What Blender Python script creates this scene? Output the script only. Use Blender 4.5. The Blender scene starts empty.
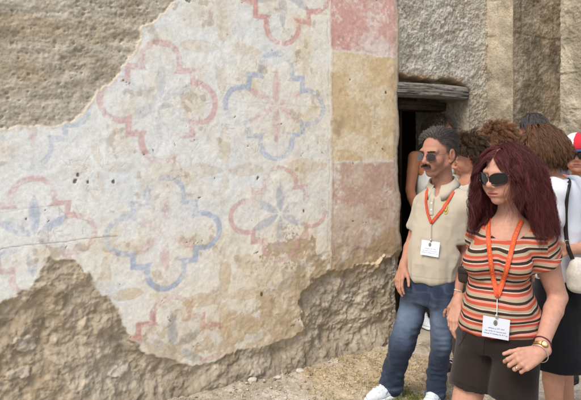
import bpy, math, random
import numpy as np
from mathutils import Vector
random.seed(4)
RNG = np.random.default_rng(11)
SC = bpy.context.scene
COL = SC.collection

# ---------------------------------------------------------------- camera model
F, CX, HY, CH = 600.0, 290.5, 147.0, 1.545      # focal (px of the 581 px wide photo), centre, horizon row, eye height


def W(px, py, z):
    """point seen at photo pixel (px, py), z metres in front of the camera"""
    return np.array([(px - CX) / F * z, z, CH + (HY - py) / F * z])


def lin(r, g, b, k=1.0):
    c = np.array([r, g, b], float) / 255.0
    c = np.where(c <= 0.04045, c / 12.92, ((c + 0.055) / 1.055) ** 2.4)
    return c * k


def nrm(v):
    v = np.asarray(v, float)
    return v / (np.linalg.norm(v, axis=-1, keepdims=True) + 1e-12)


def sm(a, b, x):
    t = np.clip((x - a) / (b - a), 0, 1)
    return t * t * (3 - 2 * t)


# ---------------------------------------------------------------- noise
_T2 = RNG.uniform(-1, 1, (256, 256))
_T3 = RNG.uniform(-1, 1, (64, 64, 64))


def vn2(x, y, s=0):
    x = x + s * 17.31
    y = y + s * 9.77
    ix = np.floor(x).astype(int)
    iy = np.floor(y).astype(int)
    fx = x - ix
    fy = y - iy
    fx = fx * fx * fx * (fx * (fx * 6 - 15) + 10)
    fy = fy * fy * fy * (fy * (fy * 6 - 15) + 10)
    a, b, c, d = ix & 255, (ix + 1) & 255, iy & 255, (iy + 1) & 255
    return (_T2[a, c] * (1 - fx) + _T2[b, c] * fx) * (1 - fy) + (_T2[a, d] * (1 - fx) + _T2[b, d] * fx) * fy


def fbm(x, y, s=0, o=4, g=0.5):
    r = 0
    a = 1.0
    for i in range(o):
        r = r + a * vn2(x, y, s + i * 3)
        x, y = (x * 0.8 - y * 0.6) * 2.03, (x * 0.6 + y * 0.8) * 2.03
        a *= g
    return r


def ridge(x, y, s=0, o=4):
    r = 0
    a = 1.0
    for i in range(o):
        r = r + a * (1 - 2 * np.abs(vn2(x, y, s + i * 3)))
        x, y = (x * 0.8 - y * 0.6) * 2.03, (x * 0.6 + y * 0.8) * 2.03
        a *= 0.5
    return r


def worley(x, y, s=0):
    """distance to nearest, second nearest, and the nearest cell's random value"""
    x = x + s * 13.7
    y = y + s * 5.3
    ix = np.floor(x).astype(int)
    iy = np.floor(y).astype(int)
    d1 = np.full(x.shape, 9.0)
    d2 = np.full(x.shape, 9.0)
    cid = np.zeros(x.shape)
    for i in (-1, 0, 1):
        for j in (-1, 0, 1):
            a, b = (ix + i) & 255, (iy + j) & 255
            px = ix + i + 0.5 + 0.45 * _T2[a, b]
            py = iy + j + 0.5 + 0.45 * _T2[b, (a + 71) & 255]
            d = np.hypot(x - px, y - py)
            v = _T2[(a + 31) & 255, (b + 57) & 255]
            n = d < d1
            d2 = np.where(n, d1, np.minimum(d2, d))
            cid = np.where(n, v, cid)
            d1 = np.where(n, d, d1)
    return d1, d2, cid


def vn3(p, s=0):
    p = p + s * 7.13
    i = np.floor(p).astype(int)
    f = p - i
    f = f * f * (3 - 2 * f)
    i0, i1 = i & 63, (i + 1) & 63
    r = 0
    for a in (0, 1):
        wx = f[:, 0] if a else 1 - f[:, 0]
        X = (i1 if a else i0)[:, 0]
        for b in (0, 1):
            wy = f[:, 1] if b else 1 - f[:, 1]
            Y = (i1 if b else i0)[:, 1]
            for c in (0, 1):
                wz = f[:, 2] if c else 1 - f[:, 2]
                Z = (i1 if c else i0)[:, 2]
                r = r + _T3[X, Y, Z] * wx * wy * wz
    return r


# ---------------------------------------------------------------- mesh linking
def mk(name, V, faces, mat, parent=None, attrs=None, smooth=True, origin=None):
    """ONE mesh object; faces is an (n,3)/(n,4) array or a list of such arrays; V is in world space"""
    V = np.asarray(V, float)
    if not isinstance(faces, list):
        faces = [faces]
    faces = [np.asarray(f, int) for f in faces if len(f)]
    me = bpy.data.meshes.new(name)
    off = np.zeros(3)
    if parent is not None:
        q = parent
        while q is not None:
            off = off + np.array(q.location)
            q = q.parent
    elif origin is not None:
        off = np.asarray(origin, float)
    me.vertices.add(len(V))
    me.vertices.foreach_set('co', (V - off).astype(np.float32).ravel())
    li = np.concatenate([f.ravel() for f in faces])
    tot = np.concatenate([np.full(len(f), f.shape[1]) for f in faces])
    st = np.concatenate([[0], np.cumsum(tot)[:-1]])
    me.loops.add(len(li))
    me.loops.foreach_set('vertex_index', li.astype(np.int32))
    me.polygons.add(len(tot))
    me.polygons.foreach_set('loop_start', st.astype(np.int32))
    me.polygons.foreach_set('loop_total', tot.astype(np.int32))
    me.polygons.foreach_set('use_smooth', np.full(len(tot), bool(smooth)))
    me.update(calc_edges=True)
    me.validate()
    for k, a in (attrs or {}).items():
        a = np.asarray(a, float)
        if a.ndim == 2:
            if a.shape[1] == 3:
                a = np.concatenate([a, np.ones((len(a), 1))], 1)
            at = me.attributes.new(k, 'FLOAT_COLOR', 'POINT')
            at.data.foreach_set('color', a.astype(np.float32).ravel())
        else:
            at = me.attributes.new(k, 'FLOAT', 'POINT')
            at.data.foreach_set('value', a.astype(np.float32))
    if mat is not None:
        me.materials.append(mat)
    o = bpy.data.objects.new(name, me)
    COL.objects.link(o)
    if parent is not None:
        o.parent = parent
    elif origin is not None:
        o.location = origin
    return o


def thing(name, label, cat, loc, group=None):
    o = bpy.data.objects.new(name, None)
    COL.objects.link(o)
    o.location = [float(v) for v in loc]
    o.empty_display_size = 0.1
    o['label'] = label
    o['category'] = cat
    if group:
        o['group'] = group
    return o


def tag(o, label, cat, group=None):
    o['label'] = label
    o['category'] = cat
    if group:
        o['group'] = group
    return o


class MB:
    """collects loose shapes into one mesh"""

    def __init__(s):
        s.V, s.Q, s.T, s.n, s.C = [], [], [], 0, []

    def add(s, V, Q=None, T=None, col=None):
        V = np.asarray(V, float)
        s.V.append(V)
        if Q is not None and len(Q):
            s.Q.append(np.asarray(Q, int) + s.n)
        if T is not None and len(T):
            s.T.append(np.asarray(T, int) + s.n)
        s.C.append(np.tile(np.asarray(col if col is not None else (1, 1, 1), float), (len(V), 1)))
        s.n += len(V)
        return s

    def tube(s, P, r, n=8, col=None, cap=True):
        P = np.asarray(P, float)
        m = len(P)
        r = np.broadcast_to(np.asarray(r, float), (m,))
        t = nrm(np.gradient(P, axis=0))
        ref = np.array([0, 0, 1.0]) if abs(t[0][2]) < 0.9 else np.array([1.0, 0, 0])
        a = nrm(np.cross(t, ref))
        b = np.cross(t, a)
        th = np.arange(n) / n * 2 * np.pi
        V = P[:, None] + r[:, None, None] * (a[:, None] * np.cos(th)[None, :, None] + b[:, None] * np.sin(th)[None, :, None])
        V = V.reshape(-1, 3)
        i = np.arange(m - 1)[:, None] * n
        j = np.arange(n)[None]
        k = (j + 1) % n
        Q = np.stack([i + j, i + k, i + n + k, i + n + j], -1).reshape(-1, 4)
        T = []
        if cap:
            V = np.concatenate([V, P[:1], P[-1:]])
            for q in range(n):
                T += [[m * n, (q + 1) % n, q], [m * n + 1, (m - 1) * n + q, (m - 1) * n + (q + 1) % n]]
        return s.add(V, Q, T, col)

    def box(s, c, e1, e2, e3, bev=0.0, col=None):
        """box with half-edge vectors e1 e2 e3, corners cut by bev (a fraction of the short edge)"""
        c, e1, e2, e3 = [np.asarray(q, float) for q in (c, e1, e2, e3)]
        L = [np.linalg.norm(q) for q in (e1, e2, e3)]
        bb = bev * min(L)
        u = [q / l for q, l in zip((e1, e2, e3), L)]
        V, idx = [], {}
        for sx in (-1, 1):
            for sy in (-1, 1):
                for sz in (-1, 1):
                    S = (sx, sy, sz)
                    for ax in range(3):
                        p = c.copy()
                        for k in range(3):
                            p = p + u[k] * S[k] * (L[k] if k == ax else L[k] - bb)
                        idx[S, ax] = len(V)
                        V.append(p)
        Q, T = [], []
        for ax in range(3):
            o = [k for k in range(3) if k != ax]
            for sg in (-1, 1):
                q = []
                for (a, b) in ((-1, -1), (1, -1), (1, 1), (-1, 1)):
                    S = [0, 0, 0]
                    S[ax], S[o[0]], S[o[1]] = sg, a, b
                    q.append(idx[tuple(S), ax])
                Q.append(q)
            for a in (-1, 1):
                for b in (-1, 1):
                    S0, S1 = [0, 0, 0], [0, 0, 0]
                    S0[ax], S1[ax] = -1, 1
                    S0[o[0]] = S1[o[0]] = a
                    S0[o[1]] = S1[o[1]] = b
                    Q.append([idx[tuple(S0), o[0]], idx[tuple(S1), o[0]], idx[tuple(S1), o[1]], idx[tuple(S0), o[1]]])
        for sx in (-1, 1):
            for sy in (-1, 1):
                for sz in (-1, 1):
                    T.append([idx[(sx, sy, sz), k] for k in range(3)])
        V = np.array(V)
        fix = []
        for f in Q + T:
            n = np.cross(V[f[1]] - V[f[0]], V[f[2]] - V[f[0]])
            fix.append(f if np.dot(n, V[f].mean(0) - c) >= 0 else f[::-1])
        return s.add(V, [f for f in fix if len(f) == 4], [f for f in fix if len(f) == 3], col)

    def build(s, name, mat, parent=None, smooth=True, origin=None, extra=None):
        fs = []
        if s.Q:
            fs.append(np.concatenate(s.Q))
        if s.T:
            fs.append(np.concatenate(s.T))
        at = {'col': np.concatenate(s.C)}
        at.update(extra or {})
        return mk(name, np.concatenate(s.V), fs, mat, parent, at, smooth, origin)


def strip(P, N, w, th=0.0012):
    """flat ribbon along P with surface normals N, half width w, thickness th; returns V, Q, along, across"""
    P = np.asarray(P, float)
    t = nrm(np.gradient(P, axis=0))
    N = nrm(N - (N * t).sum(1, keepdims=True) * t)
    b = np.cross(t, N)
    w = np.broadcast_to(np.asarray(w, float), (len(P),))[:, None]
    L = np.concatenate([[0], np.cumsum(np.linalg.norm(np.diff(P, axis=0), axis=1))])
    V = np.stack([P - b * w, P + b * w, P + b * w + N * th, P - b * w + N * th], 1).reshape(-1, 3)
    Q = []
    for i in range(len(P) - 1):
        for k in range(4):
            a, c = i * 4 + k, i * 4 + (k + 1) % 4
            Q.append([a, c, c + 4, a + 4])
    Q.append([3, 2, 1, 0])
    e = (len(P) - 1) * 4
    Q.append([e, e + 1, e + 2, e + 3])
    return V, np.array(Q), np.repeat(L, 4), np.tile([-1, 1, 1, -1], len(P)).astype(float)


# ---------------------------------------------------------------- materials
def mat(name, color='col', rough=0.6, var=0.0, vscale=60.0, bump=0.0, bscale=200.0, sss=0.0, spec=0.3, metal=0.0, aniso=None,
        alpha=1.0, trans=0.0, sheen=0.0, weave=0.0, detail=4.0):
    m = bpy.data.materials.new(name)
    m.use_nodes = True
    nt = m.node_tree
    b = nt.nodes['Principled BSDF']
    b.inputs['Roughness'].default_value = rough
    b.inputs['Specular IOR Level'].default_value = spec
    b.inputs['Metallic'].default_value = metal
    if sss:
        b.inputs['Subsurface Weight'].default_value = sss
        b.inputs['Subsurface Radius'].default_value = (1.0, 0.35, 0.2)
        b.inputs['Subsurface Scale'].default_value = 0.006
    if sheen:
        b.inputs['Sheen Weight'].default_value = sheen
        b.inputs['Sheen Roughness'].default_value = 0.5
    if trans:
        b.inputs['Transmission Weight'].default_value = trans
    tc = nt.nodes.new('ShaderNodeTexCoord')
    if isinstance(color, str):
        c = nt.nodes.new('ShaderNodeAttribute')
        c.attribute_name = color
        src = c.outputs['Color']
    else:
        c = nt.nodes.new('ShaderNodeRGB')
        c.outputs[0].default_value = (*color, 1)
        src = c.outputs[0]
    if var:
        n = nt.nodes.new('ShaderNodeTexNoise')
        n.inputs['Scale'].default_value = vscale
        n.inputs['Detail'].default_value = detail
        nt.links.new(tc.outputs['Object'], n.inputs['Vector'])
        mr = nt.nodes.new('ShaderNodeMapRange')
        mr.inputs['From Min'].default_value = 0.25
        mr.inputs['From Max'].default_value = 0.75
        mr.inputs['To Min'].default_value = 1 - var
        mr.inputs['To Max'].default_value = 1 + var
        nt.links.new(n.outputs['Fac'], mr.inputs['Value'])
        mx = nt.nodes.new('ShaderNodeVectorMath')
        mx.operation = 'SCALE'
        nt.links.new(src, mx.inputs[0])
        nt.links.new(mr.outputs[0], mx.inputs['Scale'])
        src = mx.outputs[0]
    nt.links.new(src, b.inputs['Base Color'])
    if bump:
        n = nt.nodes.new('ShaderNodeTexNoise')
        n.inputs['Scale'].default_value = bscale
        n.inputs['Detail'].default_value = 5
        nt.links.new(tc.outputs['Object'], n.inputs['Vector'])
        bp = nt.nodes.new('ShaderNodeBump')
        bp.inputs['Strength'].default_value = 1.0
        bp.inputs['Distance'].default_value = bump
        nt.links.new(n.outputs['Fac'], bp.inputs['Height'])
        nt.links.new(bp.outputs[0], b.inputs['Normal'])
    return m


M = {}
M['wall'] = mat('weathered_fresco', 'col', 0.92, 0.07, 130, 0.0008, 170, spec=0.15)
M['rock'] = mat('rough_masonry', 'col', 0.95, 0.18, 70, 0.006, 75, spec=0.12, detail=7)
M['ground'] = mat('dry_earth', 'col', 0.97, 0.25, 90, 0.004, 130, spec=0.1, detail=6)
M['wood'] = mat('old_wood', 'col', 0.85, 0.2, 40, 0.002, 120, spec=0.15)
M['skin'] = mat('skin', 'col', 0.52, 0.09, 70, 0.0012, 330, sss=0.06, spec=0.26, detail=8)
M['hair'] = mat('hair', 'col', 0.5, 0.0, spec=0.32)
M['cloth'] = mat('cotton', 'col', 0.9, 0.05, 300, 0.0006, 900, spec=0.12, sheen=0.12)
M['denim'] = mat('denim', 'col', 0.9, 0.22, 420, 0.0008, 800, spec=0.1, sheen=0.1)
M['plastic'] = mat('glossy_black', 'col', 0.12, spec=0.55)
M['tint'] = mat('tinted_lens', (0.045, 0.028, 0.034), 0.10, spec=0.5, trans=0.12)
M['metal'] = mat('gold_metal', 'col', 0.28, metal=1.0)
M['paper'] = mat('badge_card', 'col', 0.35, spec=0.4)
M['ribbon'] = mat('ribbon', 'col', 0.6, spec=0.3)
M['leather'] = mat('leather', 'col', 0.5, 0.15, 90, 0.0008, 300, spec=0.35)
M['rubber'] = mat('shoe_sole', 'col', 0.7, 0.08, 80, spec=0.25)
M['grass'] = mat('grass', 'col', 0.75, spec=0.2)


# ---------------------------------------------------------------- implicit surfaces
class Prim:
    __slots__ = ('f', 'lo', 'hi', 'k', 'op')

    def __init__(s, f, lo, hi, k=0.01, op='u'):
        s.f, s.lo, s.hi, s.k, s.op = f, np.asarray(lo, float), np.asarray(hi, float), k, op


def rc(a, b, ra, rb, k=0.01, op='u'):
    a, b = np.asarray(a, float), np.asarray(b, float)
    ab = b - a
    l2 = max(ab @ ab, 1e-9)

    def f(X, Y, Z):
        t = np.clip(((X - a[0]) * ab[0] + (Y - a[1]) * ab[1] + (Z - a[2]) * ab[2]) / l2, 0, 1)
        return np.sqrt((X - a[0] - t * ab[0]) ** 2 + (Y - a[1] - t * ab[1]) ** 2 + (Z - a[2] - t * ab[2]) ** 2) - (ra + (rb - ra) * t)
    r = max(ra, rb)
    return Prim(f, np.minimum(a, b) - r, np.maximum(a, b) + r, k, op)


def ell(c, r, R=None, k=0.01, op='u'):
    c, r = np.asarray(c, float), np.asarray(r, float)
    R = np.eye(3) if R is None else np.asarray(R, float)

    def f(X, Y, Z):
        x, y, z = X - c[0], Y - c[1], Z - c[2]
        q = [(R[i, 0] * x + R[i, 1] * y + R[i, 2] * z) for i in range(3)]
        k0 = np.sqrt(sum((q[i] / r[i]) ** 2 for i in range(3)))
        k1 = np.sqrt(sum((q[i] / r[i] ** 2) ** 2 for i in range(3))) + 1e-9
        return k0 * (k0 - 1) / k1
    e = np.sqrt(((R * r[:, None]) ** 2).sum(0))
    return Prim(f, c - e, c + e, k, op)


def loft(secs, ax, ay, k=0.01, op='u', n=2.3, rnd=0.0):
    """secs: (centre, rx, ry) from low to high; cross-sections are superellipses along ax / ay, stacked in z"""
    C = np.array([s[0] for s in secs], float)
    rx = np.array([s[1] for s in secs], float)
    ry = np.array([s[2] for s in secs], float)
    z = C[:, 2]
    ax, ay = nrm(ax), nrm(ay)
    zz = np.linspace(z[0], z[-1], 60)

    def sp(v):                                  # smoothed interpolation table
        t = np.interp(zz, z, v)
        for _ in range(6):
            t[1:-1] = (t[:-2] + 2 * t[1:-1] + t[2:]) / 4
        return t
    tcx, tcy, trx, try_ = sp(C[:, 0]), sp(C[:, 1]), sp(rx), sp(ry)

    def f(X, Y, Z):
        sh = np.broadcast_shapes(np.shape(X), np.shape(Y), np.shape(Z))
        zc = np.clip(Z, z[0], z[-1])
        cx, cy, a, b = [np.interp(zc, zz, t) for t in (tcx, tcy, trx, try_)]
        x, y = X - cx, Y - cy
        u = np.abs(x * ax[0] + y * ax[1]) / a
        v = np.abs(x * ay[0] + y * ay[1]) / b
        q = (u ** n + v ** n + 1e-9) ** (1 / n)
        ds = (q - 1) * np.minimum(a, b)
        dc = np.maximum(z[0] - Z, Z - z[-1])
        if rnd:
            a1, b1 = ds + rnd, dc + rnd
            return np.broadcast_to(np.minimum(np.maximum(a1, b1), 0) + np.sqrt(np.maximum(a1, 0) ** 2 + np.maximum(b1, 0) ** 2) - rnd, sh)
        return np.broadcast_to(np.maximum(ds, dc), sh)
    m = max(rx.max(), ry.max()) * 1.05
    lo = C.min(0) - m
    hi = C.max(0) + m
    lo[2], hi[2] = z[0], z[-1]
    return Prim(f, lo, hi, k, op)


def comb(d, v, k, op):
    if op == 'u':
        h = np.maximum(k - np.abs(d - v), 0) / k
        return np.minimum(d, v) - h * h * k * 0.25
    if op == 's':
        v = -v
    h = np.maximum(k - np.abs(d - v), 0) / k
    return np.maximum(d, v) + h * h * k * 0.25


def group(prims, k=.01):
    """parts blended with one another first, then joined to the rest with a tight fillet"""
    def f(X, Y, Z):
        d = prims[0].f(X, Y, Z)
        for p in prims[1:]:
            d = comb(d, p.f(X, Y, Z), p.k, p.op)
        return d
    u = [p for p in prims if p.op == 'u']
    return Prim(f, np.min([p.lo for p in u], 0), np.max([p.hi for p in u], 0), k)


def ev(prims, P):
    """field value at points"""
    d = np.full(len(P), 1.0)
    for p in prims:
        d = comb(d, p.f(P[:, 0], P[:, 1], P[:, 2]), p.k, p.op)
    return d


def grad(prims, P, e=0.002):
    g = np.stack([ev(prims, P + e * np.eye(3)[i]) - ev(prims, P - e * np.eye(3)[i]) for i in range(3)], 1)
    return nrm(g)


class Cover:
    """the finished surface of a garment, for laying straps and badges on it"""

    def __init__(s, *vq):
        from mathutils.bvhtree import BVHTree
        V, Q, n = [], [], 0
        for v, q in vq:
            V.append(v)
            Q.append(np.asarray(q) + n)
            n += len(v)
        s.b = BVHTree.FromPolygons(np.concatenate(V).tolist(), np.concatenate(Q).tolist())

    def at(s, pts, off):
        """points and normals where sight lines through photo points meet the surface"""
        P, N = [], []
        o = Vector((0, 0, CH))
        for (x, y) in pts:
            d = Vector(((x - CX) / F, 1.0, (HY - y) / F)).normalized()
            h, n, i, t = s.b.ray_cast(o, d)
            if h is None:
                P.append(None)
                N.append(None)
                continue
            P.append(np.array(h - d * off))
            N.append(np.array(n if n.dot(d) < 0 else -n))
        ok = [i for i in range(len(P)) if P[i] is not None]
        for i in range(len(P)):
            if P[i] is None:
                j = min(ok, key=lambda q: abs(q - i))
                P[i] = W(pts[i][0], pts[i][1], P[j][1])
                N[i] = N[j]
        return np.array(P), np.array(N)


def onto(prims, P, off, it=12):
    """move points along the field gradient until they lie off metres outside"""
    P = np.array(P, float)
    for _ in range(it):
        P = P + grad(prims, P) * np.clip(off - ev(prims, P), -0.02, 0.02)[:, None]
    return P, grad(prims, P)


def from_front(prims, P, dirs, off, reach=0.25, n=120):
    """march points along dirs until they meet the surface, stop off metres before it"""
    P = np.array(P, float)
    dirs = np.broadcast_to(nrm(dirs), P.shape)
    t = np.full(len(P), -reach)
    for _ in range(n):
        d = ev(prims, P + dirs * t[:, None]) - off
        t = t + np.clip(d, -0.01, 0.02) * 0.7
    Q = P + dirs * t[:, None]
    return Q, grad(prims, Q)


def nets(prims, lo, hi, h):
    """surface nets over the box lo..hi; returns V, Q (outward facing)"""
    lo, hi = np.asarray(lo, float), np.asarray(hi, float)
    N = np.ceil((hi - lo) / h).astype(int) + 1
    A = [lo[i] + h * np.arange(N[i]) for i in range(3)]
    D = np.ones(tuple(N), np.float32)
    for p in prims:
        pad = p.k + 3 * h
        s = []
        for i in range(3):
            a = max(0, int(math.floor((p.lo[i] - pad - lo[i]) / h)))
            b = min(N[i], int(math.ceil((p.hi[i] + pad - lo[i]) / h)) + 1)
            s.append(slice(a, b))
        if any(q.stop <= q.start for q in s):
            continue
        X = A[0][s[0]][:, None, None]
        Y = A[1][s[1]][None, :, None]
        Z = A[2][s[2]][None, None, :]
        D[tuple(s)] = comb(D[tuple(s)], p.f(X, Y, Z), p.k, p.op)
    ins = D < 0
    c = np.zeros(tuple(N - 1), np.int8)
    offs = [(i, j, k) for i in (0, 1) for j in (0, 1) for k in (0, 1)]
    for (i, j, k) in offs:
        c += ins[i:N[0] - 1 + i, j:N[1] - 1 + j, k:N[2] - 1 + k]
    act = np.argwhere((c > 0) & (c < 8))
    if not len(act):
        return np.zeros((0, 3)), np.zeros((0, 4), int)
    idx = np.full(tuple(N - 1), -1, np.int32)
    idx[tuple(act.T)] = np.arange(len(act))
    val = {o: D[act[:, 0] + o[0], act[:, 1] + o[1], act[:, 2] + o[2]] for o in offs}
    S = np.zeros((len(act), 3))
    n = np.zeros(len(act))
    for o in offs:
        for ax in range(3):
            if o[ax] == 0:
                o2 = list(o)
                o2[ax] = 1
                a, b = val[o], val[tuple(o2)]
                m = (a < 0) != (b < 0)
                t = np.where(m, a / np.where(m, a - b, 1), 0)
                p = np.array(o, float)[None] + t[:, None] * np.eye(3)[ax][None]
                S += np.where(m[:, None], p, 0)
                n += m
    V = lo + h * (act + S / n[:, None])
    Q = []
    for ax in range(3):
        o = [(1, 2), (2, 0), (0, 1)][ax]
        sl0 = [slice(None)] * 3
        sl1 = [slice(None)] * 3
        sl0[ax] = slice(0, N[ax] - 1)
        sl1[ax] = slice(1, N[ax])
        a, b = ins[tuple(sl0)], ins[tuple(sl1)]
        e = np.argwhere(a != b)
        e = e[(e[:, o[0]] > 0) & (e[:, o[1]] > 0) & (e[:, o[0]] < N[o[0]] - 1) & (e[:, o[1]] < N[o[1]] - 1)]
        if not len(e):
            continue
        fl = a[tuple(e.T)]
        q = []
        for (u, v) in ((1, 1), (0, 1), (0, 0), (1, 0)):
            t = e.copy()
            t[:, o[0]] -= u
            t[:, o[1]] -= v
            q.append(idx[tuple(t.T)])
        q = np.stack(q, 1)
        q = np.where(fl[:, None], q, q[:, ::-1])
        Q.append(q[(q >= 0).all(1)])
    return V, np.concatenate(Q)


def vnormals(V, Q):
    n = np.zeros_like(V)
    fn = np.cross(V[Q[:, 2]] - V[Q[:, 0]], V[Q[:, 3]] - V[Q[:, 1]])
    for k in range(4):
        np.add.at(n, Q[:, k], fn)
    return nrm(n)


def relax(V, Q, it=2, lam=0.5):
    E = np.concatenate([Q[:, [0, 1]], Q[:, [1, 2]], Q[:, [2, 3]], Q[:, [3, 0]]])
    E = np.concatenate([E, E[:, ::-1]])
    cnt = np.bincount(E[:, 0], minlength=len(V)).astype(float)[:, None]
    for _ in range(it):
        s = np.stack([np.bincount(E[:, 0], V[E[:, 1], i], len(V)) for i in range(3)], 1)
        V = V + lam * (s / np.maximum(cnt, 1) - V)
    return V


def bounds(prims, pad=0.03):
    u = [p for p in prims if p.op == 'u']
    return np.min([p.lo for p in u], 0) - pad, np.max([p.hi for p in u], 0) + pad


def solid(prims, h, sm_it=2, pad=0.03):
    lo, hi = bounds(prims, pad)
    V, Q = nets(prims, lo, hi, h)
    return relax(V, Q, sm_it), Q


def basis(f, up=(0, 0, 1)):
    f = nrm(f)
    r = nrm(np.cross(f, up))
    return r, f, np.cross(r, f)


def facing(deg, pitch=0.0):
    """unit vector for someone turned deg degrees towards the picture's left from facing the camera"""
    a, p = math.radians(deg), math.radians(pitch)
    return np.array([-math.sin(a) * math.cos(p), -math.cos(a) * math.cos(p), math.sin(p)])

# ================================================================ THE SETTING
DU = nrm(np.array([0.848, 0.530, 0.0]))          # along the church wall, away from the camera
DN = np.array([DU[1], -DU[0], 0.0])              # out of the wall, towards the visitors
P0 = np.array([(400 - CX) / F * 4.57, 4.57, 0.0])
UP = np.array([0, 0, 1.0])


def wall_uv(px, py, off=0.0):
    """wall coordinates (metres along, metres up) of what the photo shows at px, py on the wall plane"""
    px, py = np.asarray(px, float), np.asarray(py, float)
    rx = (px - CX) / F
    p0 = P0 + DN * off
    t = (DN @ p0) / (DN[0] * rx + DN[1])
    return (t * rx - p0[0]) * DU[0] + (t - p0[1]) * DU[1], CH + t * (HY - py) / F


def poly_sd(U, V, pts):
    """signed distance to a polygon in wall coordinates, negative inside"""
    pts = np.asarray(pts, float)
    d = np.full(U.shape, 1e9)
    ins = np.zeros(U.shape, bool)
    for i in range(len(pts)):
        a, b = pts[i], pts[(i + 1) % len(pts)]
        e = b - a
        t = np.clip(((U - a[0]) * e[0] + (V - a[1]) * e[1]) / (e @ e + 1e-12), 0, 1)
        d = np.minimum(d, (U - a[0] - t * e[0]) ** 2 + (V - a[1] - t * e[1]) ** 2)
        c = ((a[1] > V) != (b[1] > V)) & (U < e[0] * (V - a[1]) / (e[1] if abs(e[1]) > 1e-12 else 1e-12) + a[0])
        ins ^= c
    d = np.sqrt(d)
    return np.where(ins, -d, d)


def seg_dist(U, V, a, b):
    e = np.subtract(b, a)
    t = np.clip(((U - a[0]) * e[0] + (V - a[1]) * e[1]) / (e @ e), 0, 1)
    return np.hypot(U - a[0] - t * e[0], V - a[1] - t * e[1])


def axis(*segs):
    """grid coordinates: (start, stop, step) runs joined"""
    out = []
    for a, b, h in segs:
        out.append(np.linspace(a, b, max(2, int(round((b - a) / h)) + 1)))
    return np.unique(np.round(np.concatenate(out), 6))


def gridq(nu, nv, keep=None):
    i = np.arange(nu - 1)[:, None]
    j = np.arange(nv - 1)[None]
    Q = np.stack([i * nv + j, (i + 1) * nv + j, (i + 1) * nv + j + 1, i * nv + j + 1], -1)
    if keep is not None:
        return Q[keep]
    return Q.reshape(-1, 4)


def mixc(a, b, t):
    return a * (1 - t[..., None]) + b * t[..., None]


# ---- masonry looks (height in metres, colour), shared by every bare stone face
def rubble(U, V, s=0, amp=1.0):
    wu = U + 0.05 * fbm(U * 4, V * 4, s + 1, 3)
    wv = V + 0.05 * fbm(U * 4, V * 4, s + 2, 3)
    d1, d2, cid = worley(wu * 7.5, wv * 9.5, s)
    e1, e2, cid2 = worley(wu * 21, wv * 25, s + 4)
    st = sm(0.02, 0.30, d2 - d1)
    h = 0.0035 * (st - 0.6) * (0.7 + 0.5 * cid) + 0.004 * cid + 0.0018 * sm(0, .35, e2 - e1) * (0.6 + cid2) + 0.012 * fbm(U * 8 + V * 2, V * 11, s + 17, 5) + 0.040 * fbm(U * 2.6, V * 2.6, s + 5, 5)
    h = h + 0.010 * fbm(U * 26, V * 26, s + 6, 4) + 0.006 * ridge(U * 5.0 + 2 * V, V * 7 - U * 3, s + 7, 4)
    c = mixc(lin(160, 147, 125), lin(182, 170, 149), sm(-.7, .7, cid + 0.6 * fbm(U * 6, V * 6, s + 8, 3)))
    c = mixc(c, lin(140, 124, 101), 0.5 * sm(0.1, 0.9, fbm(U * 3.1, V * 3.1, s + 9, 4)))
    c = mixc(c, lin(188, 174, 152), 0.6 * sm(0.25, 0.7, cid2 + 0.3 * fbm(U * 14, V * 14, s + 3, 2)))
    c = c * (1 + 0.16 * fbm(U * 45, V * 45, s + 10, 3))[..., None]
    return h * amp, c


def mortar(U, V, s=0):
    """rough lime mortar where the painted skin is lost"""
    f = fbm(U * 9 + .8 * fbm(U * 5, V * 5, s, 2), V * 16, s + 1, 5)
    g = ridge(U * 7 + V * 3, V * 15, s + 2, 4)
    p1, p2, pc = worley(U * 30, V * 34, s + 3)
    pit = (1 - sm(0.10, 0.34, p1 + .12 * f)) * (pc > 0.62)
    q1, q2, qc = worley(U * 75, V * 80, s + 6)
    pit2 = (1 - sm(0.15, 0.40, q1 + .1 * f)) * (qc > 0.5)
    h = 0.0060 * f + 0.0022 * g - 0.009 * pit - 0.0035 * pit2 + 0.0022 * fbm(U * 60, V * 60, s + 4, 2)
    c = mixc(lin(172, 161, 141), lin(194, 184, 165), sm(-.9, .9, f + 0.4 * g))
    c = mixc(c, lin(156, 140, 116), 0.5 * sm(0.2, 1.0, fbm(U * 4, V * 5, s + 5, 4)))
    c = mixc(c, lin(172, 152, 120), 0.45 * sm(0.1, .9, fbm(U * 2.3, V * 7, s + 7, 3)))
    c = c * (1 + 0.12 * fbm(U * 70, V * 70, s + 9, 2))[..., None]
    return h, c


def roughcast(U, V, s=0):
    """lumpy grey render over the doorway"""
    w = 0.03 * fbm(U * 9, V * 9, s + 1, 3)
    d1, d2, cid = worley((U + w) * 17, (V - w) * 19, s)
    f = fbm(U * 7, V * 7, s + 2, 5)
    g = fbm(U * 22, V * 26, s + 3, 4)
    e1, e2, ec = worley((U - w) * 42, (V + w) * 46, s + 8)
    pit = (1 - sm(.12, .34, e1)) * (ec > 0.0)
    h = 0.005 * f + 0.0042 * g + 0.0035 * sm(0.5, 0.1, d1) * (cid > -.2) + 0.002 * fbm(U * 70, V * 70, s + 4, 2) - 0.006 * pit
    c = mixc(lin(168, 160, 143), lin(194, 187, 171), sm(-.7, .6, f + .8 * g))
    c = mixc(c, lin(172, 155, 128), 0.7 * sm(0.1, 0.8, fbm(U * 3.3, V * 3.3, s + 5, 4)))
    c = mixc(c, lin(146, 138, 122), 0.5 * sm(0.2, 0.8, fbm(U * 11, V * 9, s + 6, 3)))
    c = c * (1 + 0.14 * fbm(U * 60, V * 60, s + 7, 3))[..., None]
    return h, c


# ---------------------------------------------------------------- the painted wall
PK, BL, OC = lin(219, 178, 173), lin(174, 187, 206), lin(212, 190, 152)


FADE = 0.92


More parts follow.
